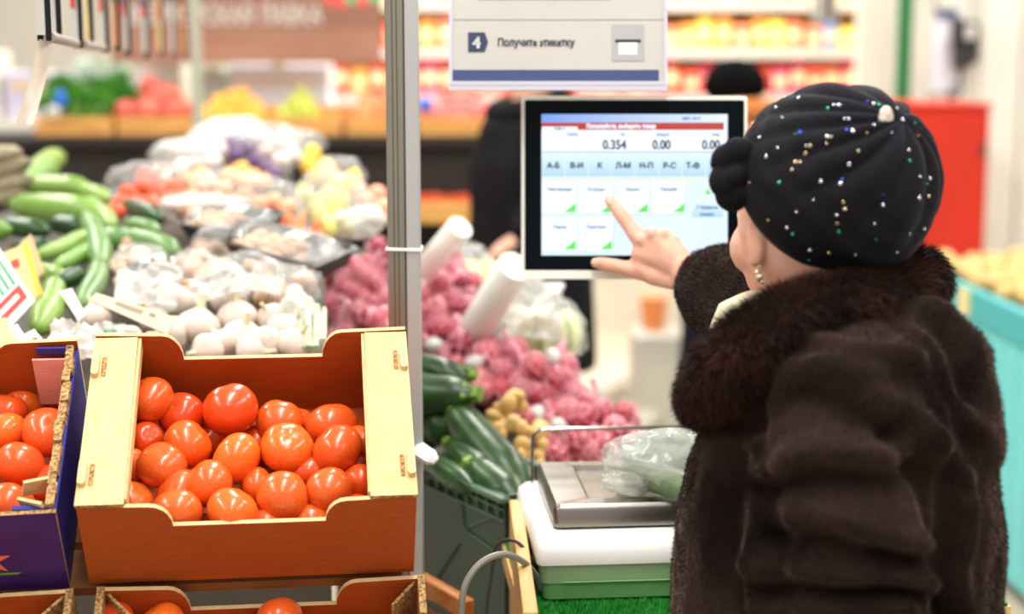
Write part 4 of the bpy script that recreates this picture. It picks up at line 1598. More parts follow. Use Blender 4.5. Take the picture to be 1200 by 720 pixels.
for x_ in (xl + .06, (xl + xr) / 2 - .2, xr - .08):
    for y_ in (YB + .02, YB + .34):
        MB().box((x_, y_, (zt - .04) / 2), (.06, .05, zt - .04)).build('leg', m_tab, tb)
MB().box((xr - .03, YB + .02, zt - .09), (.035, .03, .10)).build('corner_bracket', m_crw, tb)
# lower shelf crate
zl = P(520, 262, YB - .05).z
MB().box(((xl + xr) / 2, YB + .17, zl - .012), (xr - xl - .1, .36, .02)).build('lower_shelf', m_tab, tb)
crate(440, 556, 236, 262, YB - .05, 'fruit crate of red tomatoes on the lower table shelf', .26)

FR = {}
FR['grapefruit'] = fruit_proto('grapefruit', (226, 124, 88), (196, 82, 66))
FR['orange'] = fruit_proto('orange', (238, 140, 24), (248, 182, 66))
FR['pear'] = fruit_proto('green_pear', (186, 190, 70), (170, 180, 60), (.85, .85, 1.2), -.3)
FR['persimmon'] = fruit_proto('persimmon', (226, 104, 54), (232, 130, 70), (1, 1, .8))
FR['apple'] = fruit_proto('pink_apple', (222, 84, 84), (232, 120, 110))
FR['tom'] = fruit_proto('crate_tomato', (222, 76, 36), (228, 96, 50))


def heap(kind, x0, x1, ytop, ybase, r, label, cat, group, Y=YB, n=14, depth=.26):
    k = 0
    for rowi in range(3):
        for i in range(n):
            u = (i + .5 * (rowi % 2)) / (n - .5)
            px = x0 + (x1 - x0) * (u if rowi == 0 else .08 + .84 * u)
            arch = math.sin(max(0.02, min(.98, u)) * PI) ** .6
            py = ybase + (ytop - ybase) * (rowi / 2) * arch + rb.uniform(-2, 2)
            yy = Y + .05 + rowi * .09 + rb.uniform(-.01, .01)
            put_fruit(kind, P(px, py, yy), r * PXM(yy) * rb.uniform(.9, 1.08), label, cat, group)


heap('grapefruit', 150, 216, 104, 132, 15, 'pink grapefruit heaped in a crate on the dark table', 'grapefruit', 'grapefruit in the crate', n=3)
heap('orange', 240, 308, 112, 136, 10, 'orange heaped in a crate on the dark table', 'orange', 'oranges in the crate', n=5)
heap('pear', 330, 372, 115, 136, 9, 'green pear in a crate on the dark table', 'pear', 'green pears in the crate', n=4)
heap('persimmon', 410, 482, 118, 135, 10, 'red-orange persimmon in a crate on the dark table', 'persimmon', 'persimmons in the crate', n=5)
heap('apple', 498, 578, 114, 135, 10, 'pink-red apple in the crate at the table end', 'apple', 'pink apples in the crate', n=6)
heap('tom', 448, 550, 226, 235, 9, 'red tomato in the crate on the lower table shelf', 'tomato', 'tomatoes on the lower shelf', Y=YB - .05, n=7, depth=.2)
# heap of dill
m_dill = M('dill_green', (84, 156, 48), .6, rgb2=(116, 184, 70), scale=10, rnd=(62, 132, 40))
m_tie = M('blue_tape', (40, 110, 210), .4)
for k, (px, py) in enumerate(((58, 122), (80, 112), (104, 104), (128, 108), (148, 120), (92, 122), (118, 122), (70, 104), (138, 100))):
    c = P(px, py, YB + .06 + (130 - py) * .006)
    h = thing('dill_bunch', c - Vector((0, 0, .04)), 'bushy bunch of green dill heaped in the crate', 'herb', 'dill bunches in the crate')
    mb = MB()
    for q in range(170):
        d = Vector((rb.gauss(0, 1), rb.gauss(0, .8), rb.gauss(.35, .7))).normalized()
        L_ = rb.uniform(.05, .095)
        e = d.cross(Vector((rb.random(), rb.random(), rb.random()))).normalized() * .006
        p0 = c + d * .015
        p1 = c + d * L_ * .6
        p2 = c + d * L_ + Vector((rb.uniform(-.012, .012), 0, rb.uniform(-.02, .004)))
        mb.add([p0, p1 + e, p2, p1 - e], [(0, 1, 2, 3)])
    lf = mb.build('leaves', m_dill, h, smooth=False)
    lf['kind'] = 'stuff'
    MB().tube([c + Vector((0, -.03, -.02)), c + Vector((0, .03, -.045))], [.02, .026], 10).build('stems', m_dill, h)
c = P(71, 116, YB - .06)
mb = MB()
crumple(mb, c, (.02, .012, .034), 3, .25, 14)
tag(mb.build('blue_tag', m_tie, angle=0), 'small blue tag on the dill in the crate', 'tag')
c = P(63, 131, YB - .03)
mb = MB()
crumple(mb, c, (.028, .014, .022), 4, .25, 14)
tag(mb.build('white_tag', m_lab, angle=0), 'small white paper tag under the blue tag on the dill', 'tag')
c = P(498, 122, YB + .02)
mb = MB().box(c, (.05, .04, .05), rotd(0, 20, 10), bev=.008)
tag(mb.build('blue_packet', m_tie), 'small bright blue packet beside the pink apples', 'packet')

# brown shop sign with white lettering
m_sbr = M('sign_wood_brown', (146, 100, 78), .6, rgb2=(158, 112, 90), scale=2.5, stretch=(1, 1, 6))
m_sbr2 = M('sign_wood_dark', (132, 86, 66), .6, rgb2=(144, 98, 78), scale=2.5, stretch=(1, 1, 6))
m_slet = M('sign_lettering', (238, 232, 222), .5)
SF = Face(345, 35, 6.5)
sg2 = thing('shop_sign', SF.o - Vector((0, 0, .2)), 'brown wooden shop sign with white lettering above the crates', 'sign')
for k, (y0, y1) in enumerate(((-70, 0), (0.5, 34), (34.5, 73))):
    mb = MB()
    SF.rect(mb, 130, y0, 447, y1, 0, .02)
    mb.build('plank', (m_sbr2, m_sbr2, m_sbr)[k], sg2, smooth=False)
mb = MB()
SF.text(mb, 'ФЕРМЕРСКАЯ ЛАВКА', 378, 17, 23, .003, 'RIGHT', .68, bold=.5)
mb.build('lettering', m_slet, sg2, smooth=False)
for k, (px, py, mm) in enumerate(((386, -2, m_cardr), (400, 2, m_cardr), (412, -2, m_cardg), (426, 1, m_cardr), (438, -3, m_cardg))):
    mb = MB()
    SF.poly(mb, [(px + 8 * math.cos(q * PI / 5), py + 7 * math.sin(q * PI / 5)) for q in range(10)][::-1], .002 + .0004 * k)
    mb.build('printed_fruit', mm, sg2, smooth=False)
m_pole2 = M('pale_pole', (176, 176, 160), .5, metal=.3)
a = P(234, 200, 5.6)
p2 = thing('thin_pole', (a.x, 5.6, 0), 'thin pale metal pole in front of the brown sign', 'pole')
MB().tube([(a.x, 5.6, 0), (a.x, 5.6, 2.7)], 6.5 * PXM(5.6), 12).build('tube', m_pole2, p2)
MB().tube([(a.x, 5.6, 0), (a.x, 5.6, .015)], .07, 16).build('base_plate', m_pole2, p2)
for px in (140, 440):
    a = P(px, -40, 6.53)
    MB().tube([a, a + Vector((0, 0, .7))], .008, 8).build('hanger', m_pole2, sg2)

# white boards / cartons standing behind the crates
m_wb = M('white_carton', (240, 244, 252), .5)
m_wb2 = M('cream_carton', (236, 232, 220), .5)
m_wb3 = M('green_carton', (200, 222, 200), .5)
m_lil = M('lilac_carton', (206, 196, 216), .5)


def carton_box(px0, px1, py0, py1, Y, mat, label, band=None):
    a, b = P(px0, py0, Y), P(px1, py1, Y)
    t = thing('carton', ((a.x + b.x) / 2, Y + .1, b.z), label, 'carton')
    MB().box(((a.x + b.x) / 2, Y + .1, (a.z + b.z) / 2), (b.x - a.x, .2, a.z - b.z), bev=.006).build('body', mat, t)
    MB().box(((a.x + b.x) / 2, Y - .001, a.z - (a.z - b.z) * .3), ((b.x - a.x) * .8, .003, (a.z - b.z) * .15)).build('printed_band', band or m_lil, t)
    MB().box(((a.x + b.x) / 2, Y + .1, a.z + .001), (.05, .2, .002)).build('tape', m_tan, t)
    return t


YC = 6.75
zc = P(300, 140, YC).z
rk2 = thing('back_rack', (P(300, 140, YC).x, YC + .1, 0), 'pale rack behind the fruit crates carrying cartons', 'rack')
MB().box((P(190, 0, YC).x, YC + .12, zc - .015), (P(480, 0, YC).x - P(-100, 0, YC).x, .34, .03)).build('shelf_board', m_wb2, rk2)
for px in (-90, 190, 470):
    MB().box((P(px, 0, YC).x, YC + .26, zc / 2 - .015), (.04, .04, zc - .03)).build('upright', m_wb2, rk2)
carton_box(266, 386, 76, 140, YC, m_wb, 'white bluish carton standing behind the pears', m_wb2)
carton_box(236, 264, 80, 140, YC, m_wb3, 'pale green carton behind the oranges')
carton_box(150, 214, 72, 140, YC, m_wb2, 'cream white carton behind the grapefruit', m_wb)
carton_box(86, 146, 70, 140, YC, m_wb3, 'pale green carton behind the dill')
carton_box(4, 80, 84, 140, YC, m_lil, 'pale lilac carton at the end behind the dill', m_cardt)
carton_box(-60, 0, 60, 140, YC, m_wb2, 'cream carton beyond the lilac carton')

# ------------------------------------------------------------------ lit shelf wall at the back right
YS = 8.9
PK = [('orange', (240, 150, 60)), ('red', (224, 70, 46)), ('yellow', (248, 206, 80)), ('pink', (232, 70, 110)), ('cream', (248, 226, 180)), ('salmon', (240, 128, 96)), ('blue', (90, 110, 170)), ('white', (240, 238, 230))]
PKM = [M('packet_' + n, c, .45, rgb2=tuple(min(255, int(v * 1.06) + 6) for v in c), scale=4) for n, c in PK]
m_shback = M('shelf_back', (250, 206, 130), .6)
m_shb = M('shelf_board_white', (240, 234, 222), .5)
sh = thing('shelf_unit', (P(700, 60, YS).x, YS + .2, 0), 'wide lit shelf unit of colourful packets by the back wall', 'shelf')
xl, xr = P(380, 60, YS).x, P(1064, 60, YS).x
zs = [P(700, q, YS).z for q in (226, 168, 112, 58, 2)]
MB().box(((xl + xr) / 2, YS + .42, 1.2), (xr - xl, .02, 2.4)).build('back_panel', m_shback, sh, smooth=False)
for z in zs:
    MB().box(((xl + xr) / 2, YS + .2, z - .012), (xr - xl, .4, .024)).build('shelf_board', m_shb, sh, smooth=False)
    MB().box(((xl + xr) / 2, YS - .004, z - .02), (xr - xl, .008, .05)).build('price_rail', m_lab, sh, smooth=False)
k = 0
for x_ in np.linspace(xl, xr, 5):
    MB().box((x_, YS + .4, 1.2), (.03, .04, 2.4)).build('upright', m_shb, sh, smooth=False)
MB().box(((xl + xr) / 2, YS + .02, zs[0] / 2 - .03), (xr - xl, .02, zs[0] - .06)).build('base_panel', m_plinth, sh, smooth=False)
MB().box(((xl + xr) / 2, YS + .12, 2.40), (xr - xl, .6, .12)).build('canopy', m_grey, sh, smooth=False)


def packet_mesh(mat, w_, h_, d_):
    mb = MB()
    rg_ = lambda i, z, b: [(x, y, z) for x, y in rrect(-w_ / 2 + i, -d_ / 2 * b, w_ / 2 - i, d_ / 2 * b, min(.008, d_ * b * .4), 2)]
    mb.loft([rg_(.002, 0, .6), rg_(0, .01, .95), rg_(0, h_ * .5, 1), rg_(.001, h_ * .85, .8), rg_(.003, h_ * .97, .16), rg_(.003, h_, .14)])
    o = mb.build('packet', mat, angle=50)
    me = o.data
    bpy.data.objects.remove(o)
    mb = MB().box((0, -d_ / 2 - .0005, h_ * .45), (w_ * .7, .002, h_ * .3))
    o = mb.build('printed_label', PKM[4] if mat != PKM[4] else PKM[1], smooth=False)
    me2 = o.data
    bpy.data.objects.remove(o)
    return me, me2


PKS = [packet_mesh(m, .085, .16, .06) for m in PKM]
pal = {0: (4, 2, 0, 2, 4, 2, 0), 1: (1, 5, 0, 5, 1, 2, 6), 2: (1, 5, 3, 1, 5, 3, 0), 3: (1, 5, 1, 0), 4: (1, 0)}
for row, z in enumerate(reversed(zs)):
    if row > 3:
        break
    x_ = xl + .08
    while x_ < xr - .08:
        ci = rb.choice(pal[row])
        if row == 2 and abs((x_ / YS * F_PX + 600) - 1020) < 30:
            ci = 3
        me, me2 = PKS[ci]
        o = link('packet', me)
        hh = rb.uniform(.75, 1.25) * (1.1 if row == 2 else .95)
        o.location = (x_, YS + .06 + rb.uniform(0, .03), z)
        o.scale = (1, 1, hh)
        l2 = link('printed_label', me2)
        par(l2, o, False)
        tag(o, 'small %s packet standing on the %s shelf by the back wall' % (PK[ci][0], ('top', 'second', 'third', 'lower')[row]), 'packet', '%s packets on the %s back shelf' % (PK[ci][0], ('top', 'second', 'third', 'lower')[row]))
        x_ += rb.uniform(.088, .105)
# grey hanging info boards
for px, lab in ((966, 'grey hanging info board above the packet shelves beside the green post'), (1032, 'grey hanging info board next to the green post')):
    t = thing('hanging_board', P(px, 24, 8.2), lab, 'board')
    a = P(px, 6, 8.2)
    MB().box(a, (.13, .012, .17), bev=.003).build('panel', m_grey, t)
    for k in range(3):
        MB().box(a + Vector((-.035 + .035 * k, -.008, 0)), (.014, .003, .13)).build('strip', (m_lab, m_dark, m_dark)[k], t)
    MB().tube([a + Vector((0, 0, .08)), a + Vector((0, 0, .6))], .004, 6).build('hanger', m_rod, t)

# green post, red cabinet, wall phone
m_gp = M('green_paint', (28, 110, 52), .4)
a = P(1059, 60, 7.5)
gp = thing('green_post', (a.x, 7.5, 0), 'green painted steel post beside the white panelled wall', 'post')
MB().box((a.x, 7.5, 1.4), (15 * PXM(7.5), .06, 2.8), bev=.006).build('shaft', m_gp, gp)
MB().box((a.x, 7.5, .01), (.14, .14, .02)).build('base_plate', m_gp, gp)
m_red = M('red_enamel', (206, 46, 24), .4, rgb2=(196, 40, 20), scale=3)
a, b = P(1072, 126, 6.9), P(1152, 310, 6.9)
rc = thing('red_cabinet', ((a.x + b.x) / 2, 7.1, 0), 'red metal cabinet standing against the white wall', 'cabinet')
MB().box(((a.x + b.x) / 2 - .05, 7.1, a.z / 2), (b.x - a.x + .1, .4, a.z), bev=.008).build('body', m_red, rc)
MB().box(((a.x + b.x) / 2 - .05, 6.895, a.z / 2), (b.x - a.x + .06, .012, a.z - .08), bev=.003).build('door', m_red, rc)
MB().box((b.x - .03, 6.885, P(1150, 176, 6.9).z), (.02, .012, .06), bev=.003).build('handle', m_dark, rc)
MB().box(((a.x + b.x) / 2 - .05, 7.1, a.z + .008), (b.x - a.x + .12, .42, .016), bev=.003).build('lid', m_red, rc)
m_phn = M('phone_black', (46, 44, 44), .4)
c = P(1133, 58, 7.6)
ph = thing('wall_phone', c - Vector((0, .0, .1)), 'black wall phone on the white panelled wall', 'phone')
pm = PXM(7.6)
MB().box(P(1134, 50, 7.58), (22 * pm, .05, 48 * pm), bev=.01).build('cradle', m_phn, ph)
MB().tube(smooth_path([P(1124, 24, 7.54), P(1121, 36, 7.53), P(1122, 60, 7.53), P(1126, 80, 7.54)]), [.035 * q for q in ([1] * 6 + [.7] * 13 + [1] * 6)][:25], 10).build('handset', m_phn, ph)
MB().tube(smooth_path([P(1126, 84, 7.57), P(1122, 98, 7.57), P(1112, 110, 7.58), P(1120, 112, 7.58), P(1128, 100, 7.58)]), .008, 6).build('cord', m_phn, ph)
MB().box(P(1137, 38, 7.55), (12 * pm, .02, 16 * pm), bev=.004).build('keypad', m_lab, ph)
nb = thing('notice_sheet', P(1108, 100, 7.6), 'white notice sheet with blue heading beside the wall phone', 'notice')
MB().box(P(1107, 62, 7.61), (30 * pm, .006, 90 * pm)).build('sheet', m_wb, nb, smooth=False)
MB().box(P(1110, 16, 7.6), (24 * pm, .008, 10 * pm)).build('heading', m_navy, nb, smooth=False)

# turquoise bin of potatoes
m_turq = M('turquoise_mesh', (92, 190, 190), .5, rgb2=(120, 206, 204), scale=30, stretch=(1, 1, 4))
m_turqd = M('turquoise_frame', (70, 168, 170), .45)
A, B = P(1085, 318, 5.4), P(1230, 366, 4.3)
A.z = B.z = .86
d = (B - A)
d.z = 0
L_ = d.length
ang = math.atan2(d.y, d.x)
BM = Matrix.Translation((A.x, A.y, 0)) @ Matrix.Rotation(ang, 4, 'Z')
bn = thing('turquoise_bin', BM @ Vector((L_ / 2, .4, 0)), 'large turquoise slatted bin heaped with potatoes', 'bin')


def bb(c, s_, nm, mm):
    return MB().box(BM @ Vector(c), s_, BM.to_3x3(), bev=.004).build(nm, mm, bn)


bb((L_ / 2 + .2, .012, .80), (L_ + .6, .03, .10), 'rim', m_turqd)
for k in range(14):
    bb((-.08 + (L_ + .56) * (k + .5) / 14, .016, .40), ((L_ + .56) / 14 - .008, .02, .70), 'slat', m_turq)
bb((L_ / 2 + .2, .035, .40), (L_ + .56, .012, .7), 'liner', m_turqd)
bb((L_ / 2 + .2, .95, .44), (L_ + .56, .03, .86), 'back_board', m_turqd)
bb((-.08, .48, .44), (.03, .94, .84), 'end_board', m_turqd)
bb((L_ + .5, .48, .44), (.03, .94, .84), 'end_board', m_turqd)
bb((L_ / 2 + .2, .48, .60), (L_ + .5, .9, .03), 'inner_floor', m_turqd)
FR['potato'] = fruit_proto('potato', (210, 176, 112), (194, 158, 92), (1.2, .95, .85), 0.02)
for i in range(24):
    for j in range(7):
        u, v = -.02 + (L_ + .45) * (i + .5 * (j % 2)) / 24, .075 + j * .075
        p = BM @ Vector((u, v, .855 + .008 * j + rb.uniform(-.01, .015)))
        put_fruit('potato', p, rb.uniform(.033, .039), 'pale yellow potato heaped in the turquoise bin', 'potato', 'potatoes in the turquoise bin')
MB().box(BM @ Vector((L_ * .38, -.006, .80)), (.09, .006, .08), BM.to_3x3()).build('price_label', m_cardt, bn, smooth=False)

# orange basket on the floor far away
a = P(766, 368, 6.4)
fb = thing('orange_bucket', (a.x, 6.4, a.z - .06), 'orange bucket standing on a pale plinth in the far aisle', 'bucket')
MB().tube([a - Vector((0, 0, .06)), a + Vector((0, 0, .065))], [.042, .055], 16).build('pail', M('orange_plastic', (236, 140, 80), .5), fb)
MB().tube([a + Vector((0, 0, .062)), a + Vector((0, 0, .072))], .06, 16).build('lid', M('orange_lid', (230, 160, 110), .5), fb)
pt = thing('pale_plinth', (a.x, 6.4, 0), 'pale block plinth under the orange bucket', 'plinth')
MB().box((a.x + .03, 6.4, (a.z - .062) / 2), (.24, .24, a.z - .062), bev=.012).build('block', m_plinth, pt)
MB().box((a.x + .03, 6.4, .02), (.26, .26, .04), bev=.004).build('skirting', m_dark, pt)

# ------------------------------------------------------------------ row of hanging label strips, top left
m_strip = M('black_strip', (26, 26, 26), .5, spec=.2)
m_hold = M('grey_holder', (150, 140, 134), .45)
cols = [m_lab, m_cardt, m_cardr, m_navy]
pr0 = [(52, 2.3, 20, 48), (66, 2.45, 14, 46), (92, 2.75, 12, 57), (106, 2.95, 8, 56), (124, 3.2, 8, 62), (138, 3.4, 6, 60), (150, 3.6, 7, 65), (172, 3.95, 7, 68), (190, 4.3, 5, 66), (204, 4.6, 5, 66), (217, 4.9, 5, 68)]
tr = thing('label_rail', P(60, -40, 2.4), 'long dark rail overhead carrying hanging label strips', 'rail')
MB().tube([P(q[0], -26 + (q[1] - 2.3) * 10, q[1]) for q in pr0], .006, 8).build('rail', m_strip, tr)
m_warm = M('strip_orange_print', (226, 150, 96), .5)
for k, (px, Y, wpx, pyb) in enumerate(pr0):
    s_ = PXM(Y)
    top, bot = P(px, -26 + (Y - 2.3) * 10, Y), P(px, pyb, Y)
    h_ = top.z - bot.z
    t = thing('label_strip', bot, ('black edged label strip hanging first on the overhead rail, white paper below' if k == 0 else 'black edged label strip with papers hanging on the overhead rail'), 'strip', 'hanging label strips' if k else None)
    R = rotd(0, 0, -52)
    c = Vector((bot.x, Y, (top.z + bot.z) / 2))
    ww = wpx * s_ * 1.1
    MB().box(c + R @ Vector((-ww / 2, 0, 0)), (.2 * ww, .008, h_), R, bev=.001).build('black_edge', m_strip, t)
    MB().box(c + R @ Vector((ww * .62, 0, 0)), (.1 * ww, .008, h_), R, bev=.001).build('black_edge', m_strip, t)
    MB().box(c + R @ Vector((ww * .08, -.005, .004)), (ww * .95, .003, h_ * .9), R).build('paper', (m_lab, m_lab, m_lab, m_cardt, m_lab, m_warm, m_lab, m_lab, m_cardt, m_lab, m_warm)[k], t, smooth=False)
    if k in (2, 4, 6, 7, 8):
        MB().box(c + R @ Vector((ww * .08, -.0075, h_ * .22)), (ww * .78, .003, h_ * .22), R).build('red_print', m_cardr, t, smooth=False)
    if k in (5, 6, 7):
        MB().box(c + R @ Vector((ww * .08, -.0085, h_ * .34)), (ww * .78, .003, h_ * .12), R).build('blue_print', m_navy, t, smooth=False)
    if k in (0, 2):
        e_ = pr0[k + 2 if k == 0 else 4]
        MB().tube([P(px + 6, pyb - 5, Y), P(e_[0] - 3, e_[3] - 6, e_[1] - .03)], .0075, 10).build('grey_holder_bar', m_hold, t)
# long white paper slip hanging from the first strip
T0 = [(46, 46, 2.30), (62, 48, 2.33)], [(39, 80, 2.29), (56, 84, 2.32)], [(28, 115, 2.28), (47, 118, 2.31)], [(18, 147, 2.27), (39, 146, 2.30)]
mb = MB()
rg1 = []
for (a_, b_) in T0:
    A_, B_ = P(*a_), P(*b_)
    m_ = (A_ + B_) / 2 + Vector((0, .008, 0))
    rg1.append([A_, m_, B_, B_ + Vector((0, .0012, 0)), m_ + Vector((0, .0012, 0)), A_ + Vector((0, .0012, 0))])
mb.loft(rg1)
o = mb.build('paper_slip', M('glossy_paper', (240, 238, 232), .3, rgb2=(222, 208, 188), scale=18), angle=30)
tag(o, 'long white paper slip dangling below the first label strip', 'paper')
for k in list(FR):
    if not FR[k][1]:
        bpy.data.objects.remove(FR[k][0].children[0])
        bpy.data.objects.remove(FR[k][0])

# ------------------------------------------------------------------ people
from mathutils.bvhtree import BVHTree
m_skin = M('skin', (232, 182, 158), .5, rgb2=(224, 164, 140), scale=30, sss=.12, bump=.15, bscale=90)
m_coat = M('sheared_fur_coat', (22, 15, 13), 1., rgb2=(50, 38, 33), scale=7, spec=.02, sheen=.7, sheen_rgb=(170, 140, 126), bump=.5, bscale=70, detail=6)
m_pile = M('coat_pile', (19, 13, 11), .7, rgb2=(60, 45, 39), scale=7, spec=.2, sheen=.6, sheen_rgb=(160, 132, 120))
m_furc = M('collar_fur', (18, 9, 6), .6, rgb2=(60, 28, 14), scale=12, spec=.2, sheen=.4, sheen_rgb=(140, 90, 60))
m_furd = M('collar_core', (22, 13, 9), .9, spec=.1)
m_hat = M('black_knit', (14, 13, 18), .85, rgb2=(20, 19, 26), scale=20, spec=.2, sheen=.3, sheen_rgb=(120, 118, 130), bump=.4, bscale=260)
m_cuff = M('black_fur_cuff', (10, 7, 6), .6, rgb2=(24, 17, 15), scale=16, spec=.2, sheen=.5, sheen_rgb=(110, 88, 80))


def strands(name, src, n, length, width, mat, parent, flow=(0, 0, -1), lift=.5, seed=1, mask=None, jit=.35):
    """thin tapered hairs standing on a surface"""
    rg_ = np.random.default_rng(seed)
    me = src.data
    me.calc_loop_triangles()
    nt = len(me.loop_triangles)
    tri = np.empty(nt * 3, 'i')
    me.loop_triangles.foreach_get('vertices', tri)
    tri = tri.reshape(-1, 3)
    co = np.empty(len(me.vertices) * 3, 'f')
    me.vertices.foreach_get('co', co)
    co = co.reshape(-1, 3)
    a, b, c = co[tri[:, 0]], co[tri[:, 1]], co[tri[:, 2]]
    cr_ = np.cross(b - a, c - a)
    ar = np.linalg.norm(cr_, axis=1)
    if mask is not None:
        ar = ar * mask((a + b + c) / 3)
    idx = rg_.choice(nt, n, p=ar / ar.sum())
    u, v = rg_.random(n), rg_.random(n)
    f = u + v > 1
    u[f], v[f] = 1 - u[f], 1 - v[f]
    p = a[idx] + (b - a)[idx] * u[:, None] + (c - a)[idx] * v[:, None]
    nn = cr_[idx] / np.maximum(np.linalg.norm(cr_[idx], axis=1), 1e-12)[:, None]
    fl_ = np.array(flow, float)
    fl_ = fl_[None] - nn * (nn @ fl_)[:, None]
    d = nn * lift + fl_ * (1 - lift) + rg_.normal(0, jit, (n, 3)) * .5
    d /= np.linalg.norm(d, axis=1)[:, None]
    L_ = length * rg_.uniform(.6, 1.2, n)[:, None]
    s_ = np.cross(d, rg_.normal(0, 1, (n, 3)))
    s_ /= np.linalg.norm(s_, axis=1)[:, None]
    vs = np.stack([p - s_ * width / 2 - nn * .001, p + s_ * width / 2 - nn * .001, p + d * L_], 1).reshape(-1, 3)
    m2 = bpy.data.meshes.new(name)
    m2.from_pydata(vs.tolist(), [], np.arange(n * 3).reshape(-1, 3).tolist())
    m2.materials.append(mat)
    o = link(name, m2, parent)
    o['kind'] = 'stuff'
    return o


def ptube(mb, lst, n=16, **k):
    """tube through (px,py,Y,r)"""
    return mb.tube([P(a, b, y) for a, b, y, r in lst], [q[3] for q in lst], n, roundend=True, **k)


WC = P(985, 560, 1.86)
wo = thing('person', (WC.x, 1.88, 0), 'woman in dark fur coat and sequined black hat touching the display', 'person')
# --- body: head, neck, trunk, arms, hand, legs as one continuous skin
mb = MB()
HC_ = P(946, 256, 1.90)
FH = Vector((-.42, .90, -.08)).normalized()
HL = Vector((0, 0, 1)).cross(FH).normalized()          # her left
HU = FH.cross(HL)
HR = Matrix((FH, HL, HU)).transposed()                 # columns: forward, left, up


def hp(f, l, u):
    return HC_ + FH * f + HL * l + HU * u


mb.sphere(HC_, (.098, .074, .112), 28, HR)
mb.sphere(hp(.035, 0, -.055), (.060, .056, .062), 20, HR)                      # jaw
mb.sphere(hp(.074, 0, -.095), (.022, .022, .018), 12, HR)                      # chin
mb.sphere(hp(.058, .036, -.035), (.034, .030, .034), 12, HR)                   # cheeks
mb.sphere(hp(.058, -.036, -.035), (.034, .030, .034), 12, HR)
mb.tube([hp(.092, 0, .006), hp(.106, 0, -.018), hp(.114, 0, -.036), hp(.098, 0, -.046)], [.008, .010, .014, .010], 10, roundend=True)
for s in (-1, 1):
    mb.sphere(hp(-.004, s * .075, -.022), (.017, .008, .030), 12, HR)          # ears
    mb.sphere(hp(.002, s * .074, -.045), (.009, .007, .010), 10, HR)
    mb.sphere(hp(.086, s * .030, .022), (.014, .020, .007), 10, HR)            # brow
mb.tube([hp(.095, -.022, -.066), hp(.103, 0, -.064), hp(.095, .022, -.066)], [.005, .008, .005], 8, roundend=True)
mb.tube([hp(.092, -.020, -.076), hp(.100, 0, -.077), hp(.092, .020, -.076)], [.005, .009, .005], 8, roundend=True)
ptube(mb, [(950, 290, 1.90, .058), (965, 350, 1.92, .060), (975, 420, 1.92, .085)])
ptube(mb, [(980, 430, 1.90, .105), (982, 560, 1.88, .125), (982, 720, 1.88, .125), (982, 860, 1.88, .135)])
HIP = P(982, 860, 1.88)
for s in (-1, 1):
    h0 = HIP + Vector((0, s * .075, -.02))
    mb.tube([h0, Vector((h0.x - .01, h0.y, .45)), Vector((h0.x + .01, h0.y, .09)), Vector((h0.x - .03, h0.y, .05)), Vector((h0.x - .13, h0.y, .04))], [.085, .06, .04, .042, .034], 14, roundend=True)
# right arm reaching the screen
TIPY = 2.487
ptube(mb, [(985, 420, 2.03, .05), (930, 400, 2.16, .045), (880, 362, 2.28, .040), (830, 330, 2.38, .031), (806, 319, 2.42, .0265)])
WR = (804, 318, 2.422)
for (mx, my, mY, r) in ((752, 284, 2.452, .0145), (764, 278, 2.448, .0150), (778, 279, 2.446, .0145), (789, 286, 2.446, .0130)):
    ptube(mb, [(*WR, .0185), ((WR[0] + mx) / 2, (WR[1] + my) / 2, (WR[2] + mY) / 2 - .002, .0165), (mx, my, mY, r)], 12)
ptube(mb, [(790, 330, 2.43, .014), (766, 322, 2.444, .0175), (748, 314, 2.452, .0165), (760, 300, 2.452, .016)], 12)            # thumb ball and palm
ptube(mb, [(752, 298, 2.450, .017), (772, 302, 2.442, .020), (792, 312, 2.432, .020)], 12)
for kx, ky, kY in ((751, 281, 2.440), (764, 274, 2.437), (778, 275, 2.436), (790, 282, 2.436)):
    mb.sphere(P(kx, ky, kY), (.0095, .0075, .0095), 10)
# index finger straight to the glass
ptube(mb, [(752, 284, 2.452, .0135), (744, 274, 2.456, .0128), (736, 263, 2.464, .0112), (728, 252, 2.472, .0112), (721, 243, 2.479, .0098), (714, 235, TIPY - .004, .0085)], 14)
# thumb pointing to the left
ptube(mb, [(768, 322, 2.446, .0150), (744, 317, 2.452, .0135), (728, 313, 2.458, .0112), (716, 311, 2.460, .0115), (704, 309, 2.462, .0108), (698, 308, 2.463, .0085)], 14)
# three fingers folded under the palm
for (mx, my, mY), (qx, qy), (ex, ey) in (((764, 278, 2.450), (752, 290), (772, 306)), ((778, 279, 2.448), (768, 294), (782, 308)), ((789, 286, 2.446), (780, 300), (790, 312))):
    ptube(mb, [(mx, my, mY, .012), ((mx + qx) / 2 - 2, (my + qy) / 2 - 2, mY + .018, .0105), (qx, qy, mY + .030, .0098), ((qx + ex) / 2, (qy + ey) / 2, mY + .030, .0088), (ex, ey, mY + .020, .0078)], 10)
# left arm hanging inside the sleeve, forearm forward with a relaxed hand
ptube(mb, [(985, 440, 1.76, .05), (1005, 590, 1.70, .042), (1005, 740, 1.70, .038), (930, 810, 1.72, .032), (865, 826, 1.78, .024)])
for k in range(4):
    ptube(mb, [(865, 822 + k * 8, 1.78, .012), (838, 820 + k * 10, 1.79, .010), (816, 828 + k * 10, 1.795, .0085), (804, 842 + k * 9, 1.795, .0075)], 8)
ptube(mb, [(868, 818, 1.79, .012), (848, 806, 1.81, .010), (832, 808, 1.82, .008)], 8)
body = remeshed('body', mb, .0034, m_skin, wo, 5)
